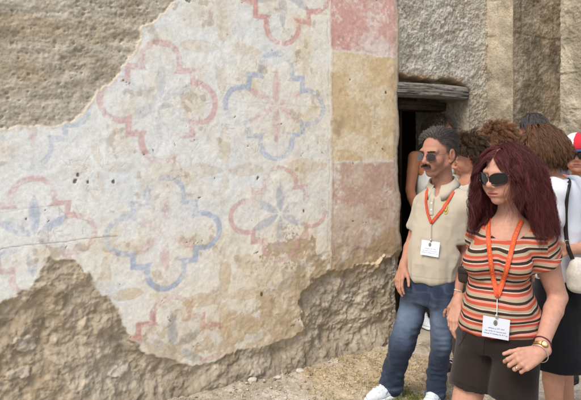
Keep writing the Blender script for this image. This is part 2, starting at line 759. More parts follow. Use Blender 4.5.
def quatrefoil(U, V, cu, cv, hw, hh):
    x, y = (U - cu) / hw, (V - cv) / hh
    d = np.maximum(np.abs(x), np.abs(y)) - 0.575
    for (a, b) in ((.635, 0), (-.635, 0), (0, .635), (0, -.635)):
        d = np.minimum(d, np.hypot(x - a, y - b) - 0.365)
        q = np.maximum(np.abs(x - a * .9) - (.365 if a == 0 else .12), np.abs(y - b * .9) - (.365 if b == 0 else .12))
        d = np.minimum(d, q)
    return d


def petal(x, y, ang, r0, r1, w):
    c, s_ = math.cos(ang), math.sin(ang)
    a, b = x * c + y * s_, -x * s_ + y * c
    m, L = (r0 + r1) / 2, (r1 - r0) / 2
    t = np.clip(1 - ((a - m) / L) ** 2, 0, 1)
    return np.abs(b) - w * t ** 0.8 + (np.abs(a - m) > L) * 0.2


def paint_wall(U, V):
    n1 = fbm(U * 5, V * 5, 21, 5)
    n2 = fbm(U * 14, V * 14, 23, 4)
    n3 = fbm(U * 48, V * 48, 25, 3)
    n4 = fbm(U * 110, V * 110, 26, 2)
    wu = U + 0.006 * fbm(U * 9, V * 9, 27, 3)
    wv = V + 0.006 * fbm(U * 9, V * 9, 29, 3)
    px = CX + F * ((P0[0] + U * DU[0]) / (P0[1] + U * DU[1]))
    # base lime wash: bluish white at left, creamier to the right and low down
    cream = np.clip(sm(130, 330, px) * 0.62 + sm(1.35, 0.45, V) * 0.55 + 0.28 * n1, 0, 1)
    c = mixc(lin(235, 235, 228), lin(233, 221, 195), cream)
    c = mixc(c, lin(216, 197, 160), 0.50 * sm(0.25, 1.2, n1 + .5 * n2 + 0.3 * sm(1.2, .5, V)) * (0.25 + .75 * cream))
    # bare undercoat low on the wall
    base = sm(-0.12, 0.62, 0.50 * n1 + 0.40 * n2 + 0.15 * n3 + 1.0 * sm(0.98, 0.45, V) - 0.78 + 0.20 * sm(180, 300, px))
    c = mixc(c, lin(196, 175, 141), 0.85 * base)
    c = mixc(c, lin(226, 221, 208), 0.8 * sm(0.35, 0.75, n2 + .4 * n1) * sm(1.0, .5, V))

    UA, VA_ = U[:, 0], V[0]

    def window(u0, u1, v0, v1):
        return (slice(np.searchsorted(UA, u0), np.searchsorted(UA, u1)), slice(np.searchsorted(VA_, v0), np.searchsorted(VA_, v1)))

    # fine blotches of old stain and whitewash
    c = mixc(c, lin(200, 184, 152), .38 * sm(.25, .9, fbm(U * 22, V * 17, 84, 5) + .35 * n1) * (.35 + .65 * cream))
    c = mixc(c, lin(216, 223, 226), .4 * sm(.1, .9, fbm(U * 3.5, V * 5, 86, 4)) * (1 - cream))
    for (x, y, rx, ry, o) in ((292, 248, 26, 17, 1), (268, 303, 12, 12, .8), (252, 322, 26, 9, .7), (284, 318, 10, 8, .7), (318, 262, 16, 8, .8), (225, 345, 24, 9, .5), (357, 232, 12, 14, .5), (300, 285, 12, 16, .6)):
        a = wall_uv(x, y)
        bx, by = wall_uv(x + rx, y)[0] - a[0], wall_uv(x, y - ry)[1] - a[1]
        q = np.hypot((U - a[0]) / bx, (V - a[1]) / by) + .55 * n2 + .35 * n3
        c = mixc(c, lin(190, 166, 132), .85 * o * sm(1.0, .75, q))
        c = mixc(c, lin(238, 232, 220), .5 * o * sm(1.35, 1.1, q) * sm(.9, 1.1, q) * sm(-.2, .4, n1))

    def lay(c, d, col, op, edge, keep, wear=0.0):
        k = sm(1.2, -0.75, 0.95 * keep + 0.5 * wear)
        m = sm(edge, -edge, d) * op * FADE * (0.12 + 0.88 * k)
        return mixc(c, col, np.clip(m, 0, 1))

    def foil(C0, x0, x1, y0, y1, col, fcol, op, fop, s, wear=0.0, fade=None):
        cx, cy = (x0 + x1) / 2, (y0 + y1) / 2
        cu, cv = wall_uv(cx, cy)
        hw = (wall_uv(x1, cy)[0] - wall_uv(x0, cy)[0]) / 2
        hh = (wall_uv(cx, y0)[1] - wall_uv(cx, y1)[1]) / 2
        W_ = window(cu - 1.1 * hw, cu + 1.1 * hw, cv - 1.1 * hh, cv + 1.1 * hh)
        u_, v_ = wu[W_], wv[W_]
        if u_.size == 0:
            return C0
        c = C0[W_]
        q = quatrefoil(u_, v_, cu, cv, hw, hh)
        x, y = (u_ - cu) / hw, (v_ - cv) / hh
        keep = fbm(U[W_] * 6, V[W_] * 6, 31 + s, 5) + 0.45 * n3[W_] + .25 * n4[W_]
        band = np.maximum(q, -0.092 - q)
        w = wear + (.6 * fade(x, y) if fade is not None else 0.0)
        c = lay(c, band, col, op, 0.022, keep, w)
        for e_ in (0.010, 0.084):
            c = lay(c, np.abs(q + e_) - 0.006, col * .80, op * .42, 0.012, keep, w + .15)
        c = mixc(c, lin(238, 238, 234), 0.22 * sm(-0.13, -0.2, q) * sm(.6, -.4, n2[W_]))
        for k in range(6):
            a = math.pi / 2 + k * math.pi / 3
            p = petal(x, y, a, 0.05, 0.66 if k % 3 == 0 else 0.60, 0.075)
            kk = keep + .5 * _T2[k + s, 3]
            c = lay(c, p, fcol, fop * .78, 0.03, kk, w * .3)
            c = lay(c, np.abs(p) - .006, fcol * .7, fop * .32, .01, kk, w * .3 + .1)
        # scratched setting-out lines
        c = mixc(c, lin(150, 140, 130), 0.10 * sm(.012, .0, np.abs(x)) * (np.abs(y) < 1.0))
        c = mixc(c, lin(150, 140, 130), 0.10 * sm(.012, .0, np.abs(y)) * (np.abs(x) < 1.0))
        C0[W_] = c
        return C0

    c = foil(c, 101, 221, 39, 164, PK, lin(188, 192, 196), 0.85, 0.5, 1, -0.45, lambda x, y: 0.75 * sm(-.3, -.8, y) + .25 * sm(.4, .9, x) - .25 * sm(.2, .6, y))
    c = foil(c, 226, 327, 51, 161, BL, PK, 0.80, 0.85, 5, 0.0, lambda x, y: 0.35 * sm(.4, .9, y) + .15 * sm(-.3, -.8, x) - .3 * sm(.2, .8, x))
    c = foil(c, 107, 224, 175, 291, BL, PK, 0.92, 0.78, 9, -0.1, lambda x, y: 0.85 * sm(.05, .55, y) - .2 * sm(0, -.5, y))
    c = foil(c, 231, 330, 166, 262, lin(214, 174, 166), lin(156, 164, 182), 0.85, 0.72, 13, 0.0, lambda x, y: 0.75 * sm(-.1, -.6, y) * sm(-.3, .3, x) + .2 * sm(.3, .9, x))
    c = foil(c, -34, 101, 176, 298, PK, BL, 0.78, 0.95, 17, 0.0, lambda x, y: 0.3 * sm(.2, -.8, y))
    c = foil(c, 112, 232, 294, 404, lin(203, 150, 142), lin(142, 146, 150), 0.95, 0.72, 21, -0.2, lambda x, y: 0.8 * sm(.2, .8, x))
    c = foil(c, 232, 333, -68, 46, lin(216, 158, 150), lin(150, 156, 170), 0.88, 0.6, 25, -0.05)
    c = foil(c, -32, 95, 35, 171, BL, PK, 0.62, 0.6, 29, 0.35)
    c = foil(c, -170, -36, 30, 178, PK, BL, 0.7, 0.6, 33, 0.1)
    c = foil(c, -95, 14, 277, 400, PK, BL, 0.75, 0.6, 37, 0.0)
    # ochre leaves in the gaps of the trellis
    for (x, y, k, op, dirs) in ((105, 285, 1, .7, 'lrud'), (225, 285, 2, .75, 'lrud'), (225, 170, 3, .45, 'ulrd'), (98, 168, 4, .3, 'udlr'), (222, 48, 5, .45, 'ulrd'),
                                (333, 270, 6, .3, 'lu'), (330, 165, 7, .55, 'l')):
        cu, cv = wall_uv(x, y + 12 if k < 3 else y)
        hw = wall_uv(x + 50, y)[0] - cu
        hh = hw
        W_ = window(cu - hw, cu + hw, cv - hw, cv + hw)
        X, Y = (wu[W_] - cu) / hw, (wv[W_] - cv) / hh
        keep = fbm(U[W_] * 7, V[W_] * 7, 40 + k * 4, 5) + .4 * n3[W_]
        cc = c[W_]
        for q, a in (('l', math.pi), ('r', 0), ('u', math.pi / 2), ('d', -math.pi / 2)):
            if q in dirs:
                p = petal(X, Y, a, 0.06, 0.78, 0.105)
                cc = lay(cc, p, OC, op, 0.03, keep, 0.0)
                cc = lay(cc, np.abs(p) - .010, lin(172, 138, 92), op * .4, .012, keep, 0.15)
        c[W_] = cc
    # the banded border at the right-hand end
    xb = wall_uv(331, 150)[0]
    uu = wu + 0.006 * fbm(V * 6, V * 0, 61, 2)
    inb = sm(-0.006, 0.006, uu - xb)
    v1, v2 = wall_uv(362, 53)[1], wall_uv(362, 162)[1]
    top = sm(-.008, .008, wv + .008 * n2 - v1)
    low = sm(.008, -.008, wv + .008 * n2 - v2)
    kp = sm(1.5, -0.8, fbm(U * 6, V * 6, 63, 5) + .5 * n3)
    cp = mixc(lin(224, 208, 196), lin(214, 168, 156), kp)
    co = mixc(lin(228, 212, 180), lin(214, 189, 147), sm(1.0, -.5, fbm(U * 5, V * 7, 65, 5) + .3 * n3))
    cl = mixc(lin(212, 194, 172), lin(198, 163, 144), 0.85 * sm(1.2, -1.1, fbm(U * 7, V * 7, 67, 5) + .3 * n3 + 0.9 * sm(1.25, .8, V) - .35))
    cb = mixc(mixc(co, cp, top), cl, low)
    cb = mixc(cb, lin(232, 224, 210), 0.7 * sm(-.1, 1.5, fbm(U * 9, V * 8, 69, 4) + .5 * n3) * (0.25 + .75 * np.maximum(top, low)))
    cb = mixc(cb, lin(178, 154, 120), 0.8 * sm(-.2, .5, fbm(U * 5, V * 5, 71, 4) + sm(1.05, .72, V) * 1.4 - .8))
    c = mixc(c, cb, inb)
    for (off, wd, col, op) in ((0.0, .006, lin(224, 216, 200), .8), (-0.024, .0035, lin(170, 150, 128), .5), (.012, .003, lin(158, 134, 112), .4)):
        c = mixc(c, col, op * sm(wd, wd * .4, np.abs(uu - xb - off)) * sm(.5, -.1, n2))
    for vv in (v1, v2):
        c = mixc(c, lin(230, 222, 208), .7 * inb * sm(.012, .005, np.abs(wv + .006 * n2 - vv)))
    # worn plaster right of the border, dirt, rust-red and brown stains, old graffiti scratches
    c = mixc(c, lin(196, 182, 158), 0.8 * sm(-.05, .0, U + 0.02 * n2 + .01))
    c = mixc(c, lin(166, 138, 108), 0.4 * sm(0.62, 0.9, fbm(U * 17, V * 15, 73, 4)) * sm(-.3, .3, n1))
    c = mixc(c, lin(176, 104, 84), 0.65 * sm(0.35, 0.6, fbm(U * 26, V * 40, 75, 3)) * sm(.07, .02, np.hypot(U - wall_uv(190, 138)[0], (V - wall_uv(190, 138)[1]) * 1.2)))
    rg = np.random.default_rng(5)
    scr = np.zeros(U.shape)
    su, sv = U[:, 0], V[0]
    spots = [(90, 172), (75, 165), (112, 165), (195, 118), (200, 105), (235, 70), (245, 84), (255, 60), (225, 95), (300, 130), (315, 95), (285, 40), (270, 20), (180, 175), (40, 240),
             (60, 238), (70, 215), (250, 150), (312, 150), (370, 120), (350, 90), (90, 190), (215, 130), (190, 90), (240, 45), (320, 170), (262, 70), (205, 160)]
    for (sx, sy) in spots:
        bu, bv = wall_uv(sx, sy)
        for _ in range(rg.integers(5, 14)):
            a = np.array([bu + rg.normal(0, .05), bv + rg.normal(0, .035)])
            th = rg.choice([0.2, 1.5, 2.0, 1.2, -.3]) + rg.normal(0, .3)
            b = a + rg.uniform(.01, .06) * np.array([math.cos(th), math.sin(th)])
            i0, i1 = np.searchsorted(su, [min(a[0], b[0]) - .01, max(a[0], b[0]) + .01])
            j0, j1 = np.searchsorted(sv, [min(a[1], b[1]) - .01, max(a[1], b[1]) + .01])
            if i1 > i0 and j1 > j0:
                d = seg_dist(U[i0:i1, j0:j1], V[i0:i1, j0:j1], a, b)
                scr[i0:i1, j0:j1] = np.maximum(scr[i0:i1, j0:j1], sm(.0034, .0008, d) * rg.uniform(.15, .6))
    for (x0, y0, x1, y1, o) in ((0, 248, 118, 236, .9), (0, 212, 60, 205, .3), (333, 0, 334, 262, .3), (140, 60, 160, 150, .2), (227, 100, 325, 108, .25), (278, 50, 278, 160, .25)):
        a, b = wall_uv(x0, y0), wall_uv(x1, y1)
        scr = np.maximum(scr, o * sm(.004, .001, seg_dist(wu, wv, a, b)))
    c = mixc(c, lin(128, 104, 80), 0.62 * scr)
    # dark nicks, pits
    p1, p2, pc = worley(U * 17 + .8 * n2, V * 17 + .8 * n1, 81)
    nick = sm(.13, .06, p1 + .05 * n4) * (pc > .92)
    c = mixc(c, lin(104, 82, 60), 0.8 * nick)
    for (x, y, r) in ((75, 181, .012), (78, 175, .008), (88, 182, .010), (114, 182, .010), (304, 211, .008), (262, 294, .011), (258, 178, .01), (350, 80, .006), (386, 93, .012)):
        a = wall_uv(x, y)
        q = sm(1.0, .6, np.hypot(U - a[0], (V - a[1]) * .7) / r + .4 * n3)
        c = mixc(c, lin(92, 68, 46), .85 * q)
        nick = np.maximum(nick, q)
    c = c * (1 + 0.05 * n3 + 0.05 * n4 + .035 * n2)[..., None]
    h = 0.0015 * n1 + 0.0004 * n2 + 0.0003 * n3 - 0.003 * nick - 0.0014 * scr - 0.0035 * base + .0005 * fbm(U * 30, V * 30, 83, 3)
    return h, np.clip(c, 0.01, 0.9)


def build_painted_wall(parent):
    ua = axis((-6.0, -4.4, .05), (-4.4, -2.86, .010), (-2.86, 0.02, .0045))
    va = axis((-0.12, 2.75, .0045), (2.75, 4.7, .05))
    U, V = np.meshgrid(ua, va, indexing='ij')
    hp, cp = paint_wall(U, V)
    # where the painted skin is gone: upper left corner and the foot of the wall
    TL = [(-700, -700), (240, -700), (215, -200), (186, -30), (172, 0), (160, 16), (143, 31), (132, 52), (120, 63), (105, 87), (89, 106), (71, 123), (54, 128), (0, 129), (-700, 134)]
    BT = [(-700, 330), (-60, 318), (0, 303), (30, 290), (43, 271), (50, 259), (57, 263), (64, 261), (74, 262), (85, 275), (97, 283), (110, 300), (119, 313), (129, 331), (138, 351),
          (148, 358), (165, 361), (190, 366), (208, 363), (226, 357), (246, 350), (262, 344), (276, 341), (291, 341), (302, 333), (303, 318), (300, 304), (306, 288), (313, 276), (336, 269),
          (352, 263), (371, 263), (386, 257), (398, 250), (412, 246), (430, 700), (-700, 700)]
    w = 0.020 * fbm(U * 8, V * 8, 91, 4) + 0.006 * fbm(U * 40, V * 40, 92, 2)
    w2 = (.040 * fbm(U * 6, V * 7, 93, 4) + .012 * fbm(U * 22, V * 22, 94, 3)) * sm(-1.15, -.75, U)
    T = poly_sd(U, V, [wall_uv(max(-230, x), y) if x > -600 else (-9, wall_uv(-230, y)[1]) for x, y in TL]) + w
    B = poly_sd(U, V, [wall_uv(max(-230, x), y) if x > -600 else (-9, wall_uv(-230, y)[1]) for x, y in BT]) + w + w2
    mT = sm(0.004, -0.006, T)
    mB = sm(0.004, -0.008, B)

    def part(fn, k, s):
        h, c = np.zeros(U.shape), np.full(U.shape + (3,), .3)
        h[k], c[k] = fn(U[k], V[k], s)
        return h, c
    # undercoat showing round the broken edge
    near = sm(.24, .02, B + .10 * fbm(U * 7, V * 7, 96, 4)) * sm(-1.5, -.7, U)
    cp = mixc(cp, lin(182, 160, 127) * (1 + .12 * fbm(U * 30, V * 30, 98, 3))[..., None], .8 * near * sm(-.5, .1, fbm(U * 11, V * 11, 100, 4) + .25))
    hp = hp - .006 * near + .004 * near * fbm(U * 18, V * 18, 102, 3)
    hm, cm = part(mortar, mT > 0, 3)
    hr, cr = part(rubble, mB > 0, 6)
    deep = sm(0, -.25, B)
    foot = sm(0.22, 0.02, V)
    right = sm(-1.3, -.55, U)
    hR = hr * (0.62 + .05 * right) - 0.012 - 0.020 * sm(-.002, -.07, B) * sm(-2.2, -1.6, U) - 0.008 * deep * right + 0.050 * foot * (0.6 + .5 * fbm(U * 2, U * 0, 95, 3)) + .02 * sm(-1.0, -2.0, U) * deep
    hR = hR + .012 * sm(-.07, .0, B) * right
    cr = mixc(cr, lin(182, 161, 129), .75 * sm(-.13, .0, B + .05 * fbm(U * 13, V * 13, 104, 3)) * right)
    # ledge under the border: an overhanging lip
    lip = sm(.05, .0, np.abs(B + .02)) * right
    hR = hR - .004 * lip
    # a bright stone or two in the core
    for (x, y, rx, ry) in ((24, 346, .075, .055), (18, 372, .07, .03), (120, 372, .07, .028), (255, 372, .05, .02), (352, 300, .06, .03)):
        a = wall_uv(x, y)
        q = sm(1.05, .75, np.hypot((U - a[0]) / rx, (V - a[1]) / ry) + .35 * fbm(U * 25, V * 25, 97, 3))
        cr = mixc(cr, lin(190, 182, 168), .75 * q)
        hR = hR + .012 * q
    cr = mixc(cr, lin(160, 138, 106), .35 * sm(-.2, .8, fbm(U * 2, V * 2, 99, 3)) * sm(-1.1, -1.7, U))
    cr = mixc(cr, lin(138, 126, 108), .6 * sm(.22, .02, V))
    h = hp * (1 - mT) + (.72 * hm - 0.010) * mT
    h = h * (1 - mB) + hR * mB
    cp = mixc(cp, lin(196, 182, 158), .8 * sm(.016, .002, T) + .6 * sm(.012, .0, B))
    c = mixc(mixc(cp, cm, mT), cr, mB)
    # chipped right-hand end: pull the last centimetres back in and round them over
    e = 0.016 * fbm(va * 5, va * 0 + 3, 101, 4) - .018 + .03 * sm(1.35, .9, va) - .01 * sm(.9, .3, va)
    k = sm(-0.16, 0.02, U)
    Uj = U + k * e[None]
    h = h - 0.02 * sm(-.022, 0.018, U) ** 2 - .006 * sm(-.07, 0, U)
    P = P0 + Uj[..., None] * DU + V[..., None] * UP + h[..., None] * DN
    # return of the wall into the doorway
    deps = np.array([0.05, .09, .14, .2, .28, .36, .45, .56])
    edge = P[-1]
    cc = [c]
    PP = [P]
    for d in deps:
        n = .012 * fbm(va * 9, va * 0 + d * 9, 103, 4)
        PP.append((edge - DN * d + DU * (n[:, None] - .01))[None])
        cc.append(np.clip(lin(170, 158, 136) * (1 + .2 * fbm(va * 12, va * 0 + d * 12, 105, 3))[:, None], 0, 1)[None])
    P = np.concatenate(PP)
    c = np.concatenate(cc)
    return mk('painted_plaster', P.reshape(-1, 3), gridq(P.shape[0], P.shape[1]), M['wall'], parent, {'col': c.reshape(-1, 3)})


def panel(name, o, e1, e2, n, ua, va, fn, m, parent, keep=None, end=None):
    """bare wall face: origin, in-plane unit vectors, normal, grid axes, height-and-colour function"""
    U, V = np.meshgrid(ua, va, indexing='ij')
    h, c = fn(U, V)
    P = o + U[..., None] * e1 + V[..., None] * e2 + h[..., None] * n
    Q = gridq(len(ua), len(va), keep(U, V) if keep else None)
    if np.dot(np.cross(e1, e2), n) < 0:
        Q = Q[:, ::-1]
    return mk(name, P.reshape(-1, 3), Q, m, parent, {'col': np.clip(c, .01, .9).reshape(-1, 3)})


church = thing('church_wall', 'long weathered wall with faded quatrefoil fresco, crumbling stone foot and a low doorway', 'wall', P0)
build_painted_wall(church)

SET = -0.030                                     # the doorway's render stands back from the painted skin
UR = wall_uv(468, 120, SET)[0]                   # right jamb of the doorway
UE = wall_uv(487, 100, SET)[0]                   # inner corner with the pier
VL0, VL1 = wall_uv(430, 97.5, SET)[1], wall_uv(430, 84.5, SET)[1]


def door_face(U, V):
    h, c = roughcast(U, V, 11)
    # broken cavity above the lintel
    top = VL1 + 0.045 + .022 * fbm(U * 9, U * 0, 111, 3) - .05 * sm(UR - .2, UR + .02, U)
    cav = sm(.014, -.014, V - top) * sm(UR + .05, UR - .03, U + .02 * fbm(V * 20, U * 9, 113, 2)) * sm(VL0 - .1, VL0, V)
    h = h - .11 * cav
    c = mixc(c, lin(150, 124, 90), .75 * sm(.05, -.02, V - top - .02) * sm(UR + .1, UR, U) * sm(VL0 - .05, VL0 + .02, V))
    c = mixc(c, lin(176, 158, 128), .5 * sm(UR + .0, UR + .15, U))
    c = mixc(c, lin(196, 192, 182), .5 * sm(1.2, 2.6, V) * sm(-.4, .4, fbm(U * 5, V * 5, 115, 3)))
    return h, c


panel('rough_render', P0 + DN * SET, DU, UP, DN, axis((-.06, UE + .03, .0055)), axis((-.1, 2.98, .0055), (2.98, 4.7, .05)), door_face, M['rock'], church,
      keep=lambda U, V: ~((U[:-1, :-1] > -.03) & (U[:-1, :-1] < UR) & (V[:-1, :-1] < VL0 + .03)))


def jamb(U, V):
    h, c = roughcast(U, V, 17)
    return h * .8, mixc(c, lin(150, 142, 126), .5 + 0 * U)


panel('door_jamb', P0 + DU * UR + DN * SET, -DN, UP, -DU, axis((-.012, .62, .008)), axis((-.1, VL0 + .05, .008)), jamb, M['rock'], church)


def beam(name, u0, u1, v0, v1, d0, d1, parent, col, seed, bow=.006):
    """weathered timber: grid box with grain"""
    ua = np.linspace(0, u1 - u0, 90)
    hv, hd = (v1 - v0) / 2, (d1 - d0) / 2
    per = []
    for a, b, n in (((-1, -1), (1, -1), 14), ((1, -1), (1, 1), 14), ((1, 1), (-1, 1), 14), ((-1, 1), (-1, -1), 14)):
        for t in np.arange(n) / n:
            per.append((a[0] + (b[0] - a[0]) * t, a[1] + (b[1] - a[1]) * t))
    per = np.array(per)
    q = (np.abs(per) ** 9).sum(1) ** (1 / 9)
    per = per / q[:, None]
    A, I = np.meshgrid(ua, np.arange(len(per)), indexing='ij')
    pv, pd = per[I, 0], per[I, 1]
    s = pv * 3.1 + pd * 1.7
    g = fbm(A * 2.2, s * 5 + seed, seed, 4)
    crack = sm(.16, .0, np.abs(fbm(A * 1.6, s * 3.2 + 9, seed + 3, 3)))
    k = 1 + .06 * g - .10 * crack
    endc = 1 - .10 * sm(.03, 0, A) - .10 * sm(u1 - u0 - .03, u1 - u0, A)
    P = (P0 + (u0 + A + .012 * np.sin(pv * 3 + pd * 2) * (A > .5 * (u1 - u0)))[..., None] * DU + ((v0 + v1) / 2 + pv * hv * k * endc + bow * np.sin(A / (u1 - u0) * 3.1))[..., None] * UP
         - ((d0 + d1) / 2 - pd * hd * k * endc)[..., None] * DN)
    c = col[None, None] * (1 + .28 * g - .55 * crack + .12 * fbm(A * 20, s * 20, seed + 5, 2))[..., None]
    n, m = A.shape
    i = np.arange(n - 1)[:, None] * m
    j = np.arange(m)[None]
    Q = np.stack([i + j, i + (j + 1) % m, i + m + (j + 1) % m, i + m + j], -1).reshape(-1, 4)
    V = P.reshape(-1, 3)
    T = []
    for e, b in ((0, 0), (1, (n - 1) * m)):
        cc = len(V) + e
        for q in range(m):
            T.append([cc, b + q, b + (q + 1) % m] if e else [cc, b + (q + 1) % m, b + q])
    V = np.concatenate([V, P[0].mean(0)[None], P[-1].mean(0)[None]])
    c = np.concatenate([c.reshape(-1, 3), np.tile(col * .6, (2, 1))])
    return mk(name, V, [Q, T], M['wood'], parent, {'col': np.clip(c, .01, .9)})


def dpt(px, py):
    return wall_uv(px, py, SET)


lint = beam('lintel', -.05, UR - .004, VL0, VL1, .004 - SET - .03, .20, church, lin(136, 130, 120), 3)
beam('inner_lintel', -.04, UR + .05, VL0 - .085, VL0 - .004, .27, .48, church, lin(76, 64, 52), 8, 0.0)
# plank frame and dark passage behind
fr = MB()
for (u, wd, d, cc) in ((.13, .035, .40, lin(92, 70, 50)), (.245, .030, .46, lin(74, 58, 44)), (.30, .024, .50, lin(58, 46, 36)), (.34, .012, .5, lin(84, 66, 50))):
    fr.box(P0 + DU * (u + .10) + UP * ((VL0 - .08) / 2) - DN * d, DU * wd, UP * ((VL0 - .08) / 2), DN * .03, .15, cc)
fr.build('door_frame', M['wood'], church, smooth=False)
ps = MB()
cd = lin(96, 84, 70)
u0, u1, d0, d1, zt = -.9, UR + .6, .63, 2.6, 2.35


def quad(mb, pts, c):
    mb.add(np.array(pts), [[0, 1, 2, 3]], None, c)


def q3(u, d, z):
    return P0 + DU * u - DN * d + UP * z


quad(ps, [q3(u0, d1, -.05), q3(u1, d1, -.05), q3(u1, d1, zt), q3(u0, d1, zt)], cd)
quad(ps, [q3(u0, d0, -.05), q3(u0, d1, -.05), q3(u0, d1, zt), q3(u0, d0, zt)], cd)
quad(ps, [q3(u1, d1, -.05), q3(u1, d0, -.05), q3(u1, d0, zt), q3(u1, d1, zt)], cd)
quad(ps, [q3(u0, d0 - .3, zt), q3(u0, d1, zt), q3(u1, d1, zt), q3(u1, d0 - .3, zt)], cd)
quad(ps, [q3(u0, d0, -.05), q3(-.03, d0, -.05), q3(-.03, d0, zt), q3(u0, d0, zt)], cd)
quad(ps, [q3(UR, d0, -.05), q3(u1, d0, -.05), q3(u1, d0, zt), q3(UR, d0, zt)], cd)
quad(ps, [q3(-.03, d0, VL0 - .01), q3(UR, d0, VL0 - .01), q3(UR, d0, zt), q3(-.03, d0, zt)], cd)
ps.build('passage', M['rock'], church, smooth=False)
# worn sill stone of the doorway
sl = MB()
sl.box(q3(UR / 2 + .02, .19, -.0), DU * (UR / 2 + .03), DN * .24, UP * .055, .35, lin(172, 162, 144))
sl.build('door_sill', M['rock'], church)

# ---------------------------------------------------------------- the piers right of the doorway
CO = P0 + DU * UE + DN * SET


def pier_face(tint, k, s, rough=.7):
    def f(U, V):
        h, c = roughcast(U, V, s)
        h2, c2 = rubble(U, V, s + 3)
        b = .5 + .5 * np.clip(fbm(U * 1.7, V * 1.7, s + 5, 3), -1, 1)
        # shallow courses of squared stone
        jv = V / .31 + .06 * fbm(U * 3, V * 3, s + 6, 2)
        row = np.floor(jv)
        ju = U / .43 + .5 * (row % 2) + .3 * _T2[row.astype(int) & 255, 7]
        jd = np.minimum(np.abs(jv - np.round(jv)) * .31, np.abs(ju - np.round(ju)) * .43)
        j = .6 * sm(.013, .003, jd + .006 * fbm(U * 30, V * 30, s + 7, 2)) * sm(-.3, .3, fbm(U * 4, V * 4, s + 8, 2))
        bl = _T2[row.astype(int) & 255, np.floor(ju).astype(int) & 255]
        c = mixc(c, c2, .4 * b)
        c = mixc(c, np.broadcast_to(tint, c.shape), np.full(U.shape, k))
        c = c * (1 + .14 * bl + .28 * fbm(U * 8, V * 8, s + 9, 4))[..., None]
        c = mixc(c, tint * .42, .6 * j)
        st = sm(.25, .9, fbm(U * 5, V * 2.2, s + 11, 4))
        c = mixc(c, tint * .55, .6 * st)
        c = mixc(c, lin(178, 168, 148), .35 * sm(.45, .9, fbm(U * 6, V * 6, s + 12, 4)))
        ed = sm(.0, .035, U - U.min()) * sm(.0, .035, U.max() - U)
        return (h * rough + h2 * .10 - .008 * j) * (.12 + .88 * ed), c
    return f


def core(par, o, e1, l1, e2, l2):
    """solid inside of a pier, just behind its faces"""
    m = MB()
    m.box(o + e1 * l1 / 2 + e2 * l2 / 2 + UP * 2.3, e1 * l1 / 2, e2 * l2 / 2, UP * 2.42, .02, lin(120, 104, 82))
    m.build('core', M['rock'], par, False)


VA = axis((-.1, 2.9, .007), (2.9, 4.7, .05))
A1 = .263
pier1 = thing('stone_pier', 'brown stained stone pier with a paler plastered edge standing right of the doorway', 'pier', CO + DN * .1)
C1 = CO + DN * A1
panel('plastered_side', CO, DN, UP, -DU, axis((-.02, A1 + .002, .007)), VA, pier_face(lin(166, 152, 127), .5, 31, .35), M['rock'], pier1)
S1 = .64
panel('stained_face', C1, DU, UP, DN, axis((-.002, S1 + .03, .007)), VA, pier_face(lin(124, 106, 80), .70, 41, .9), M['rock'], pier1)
C2 = C1 + DU * S1
pier2 = thing('stone_pier', 'grey stone pier at the right edge standing forward of the brown stained pier', 'pier', C2 + DN * .3)
panel('grey_side', C2, DN, UP, -DU, axis((-.02, .9, .007)), VA, pier_face(lin(168, 156, 134), .5, 51, .9), M['rock'], pier2)
panel('grey_face', C2 + DN * .9, DU, UP, DN, axis((0, 3.0, .03)), VA[::2], pier_face(lin(166, 152, 126), .5, 61, .9), M['rock'], pier2)

core(pier1, CO + DU * .022, DN, A1 - .024, DU, S1 + .3)
core(pier2, C2 + DU * .022 - DN * .25, DN, .9 + .226, DU, 3.0)

# ---------------------------------------------------------------- ground
gx = axis((-160, -20, 14), (-20, -3, 1.2), (-3, -.9, .08), (-.9, 2.6, .011), (2.6, 4, .08), (4, 20, 1.2), (20, 160, 14))
gy = axis((-160, -20, 14), (-20, 1.5, 1.0), (1.5, 2.6, .06), (2.6, 5.6, .011), (5.6, 7, .08), (7, 20, 1.2), (20, 160, 14))


def gh(X, Y):
    wd = (X - P0[0]) * DN[0] + (Y - P0[1]) * DN[1]        # distance out from the wall
    near = np.exp(-((X - .8) ** 2 + (Y - 4) ** 2) / 9)
    h = near * (.014 * fbm(X * 2.3, Y * 2.3, 201, 4) + .006 * fbm(X * 14, Y * 14, 203, 3) + .003 * fbm(X * 50, Y * 50, 204, 2))
    h = h + .05 * sm(.30, .0, wd) * sm(-.6, .0, wd) * (1 + .5 * fbm(X * 5, Y * 5, 205, 3)) * near
    return h


GX, GY = np.meshgrid(gx, gy, indexing='ij')
gz = gh(GX, GY)
d1, d2, cid = worley(GX * 26, GY * 26, 207)
peb = sm(.34, .16, d1) * (cid > .45)
near = np.exp(-((GX - .8) ** 2 + (GY - 4) ** 2) / 9)
gz = gz + .007 * peb * near
gc = mixc(lin(182, 173, 157), lin(160, 149, 131), sm(-.7, .7, fbm(GX * 3, GY * 3, 209, 5)))
gc = mixc(gc, lin(192, 184, 170), .5 * sm(.1, .9, fbm(GX * 9, GY * 9, 211, 4)))
straw = sm(1.05, .5, np.hypot((GX - .62) / .75, (GY - 4.12) / .5) + .35 * fbm(GX * 6, GY * 6, 213, 4))
gc = mixc(gc, lin(176, 154, 118), .7 * straw)
green = sm(1.0, .4, np.hypot((GX - .78) / .32, (GY - 3.62) / .2) + .4 * fbm(GX * 9, GY * 9, 215, 3))
gc = mixc(gc, lin(112, 112, 66), .6 * green)
gc = mixc(gc, lin(190, 184, 174), .6 * peb)
gc = gc * (1 + .12 * fbm(GX * 40, GY * 40, 217, 3))[..., None]
GP = np.stack([GX, GY, gz], -1)
g = mk('ground', GP.reshape(-1, 3), gridq(len(gx), len(gy)), M['ground'], None, {'col': np.clip(gc, .02, .8).reshape(-1, 3)})
g['kind'] = 'structure'


def ground_z(x, y):
    return float(gh(np.array([x], float), np.array([y], float))[0])


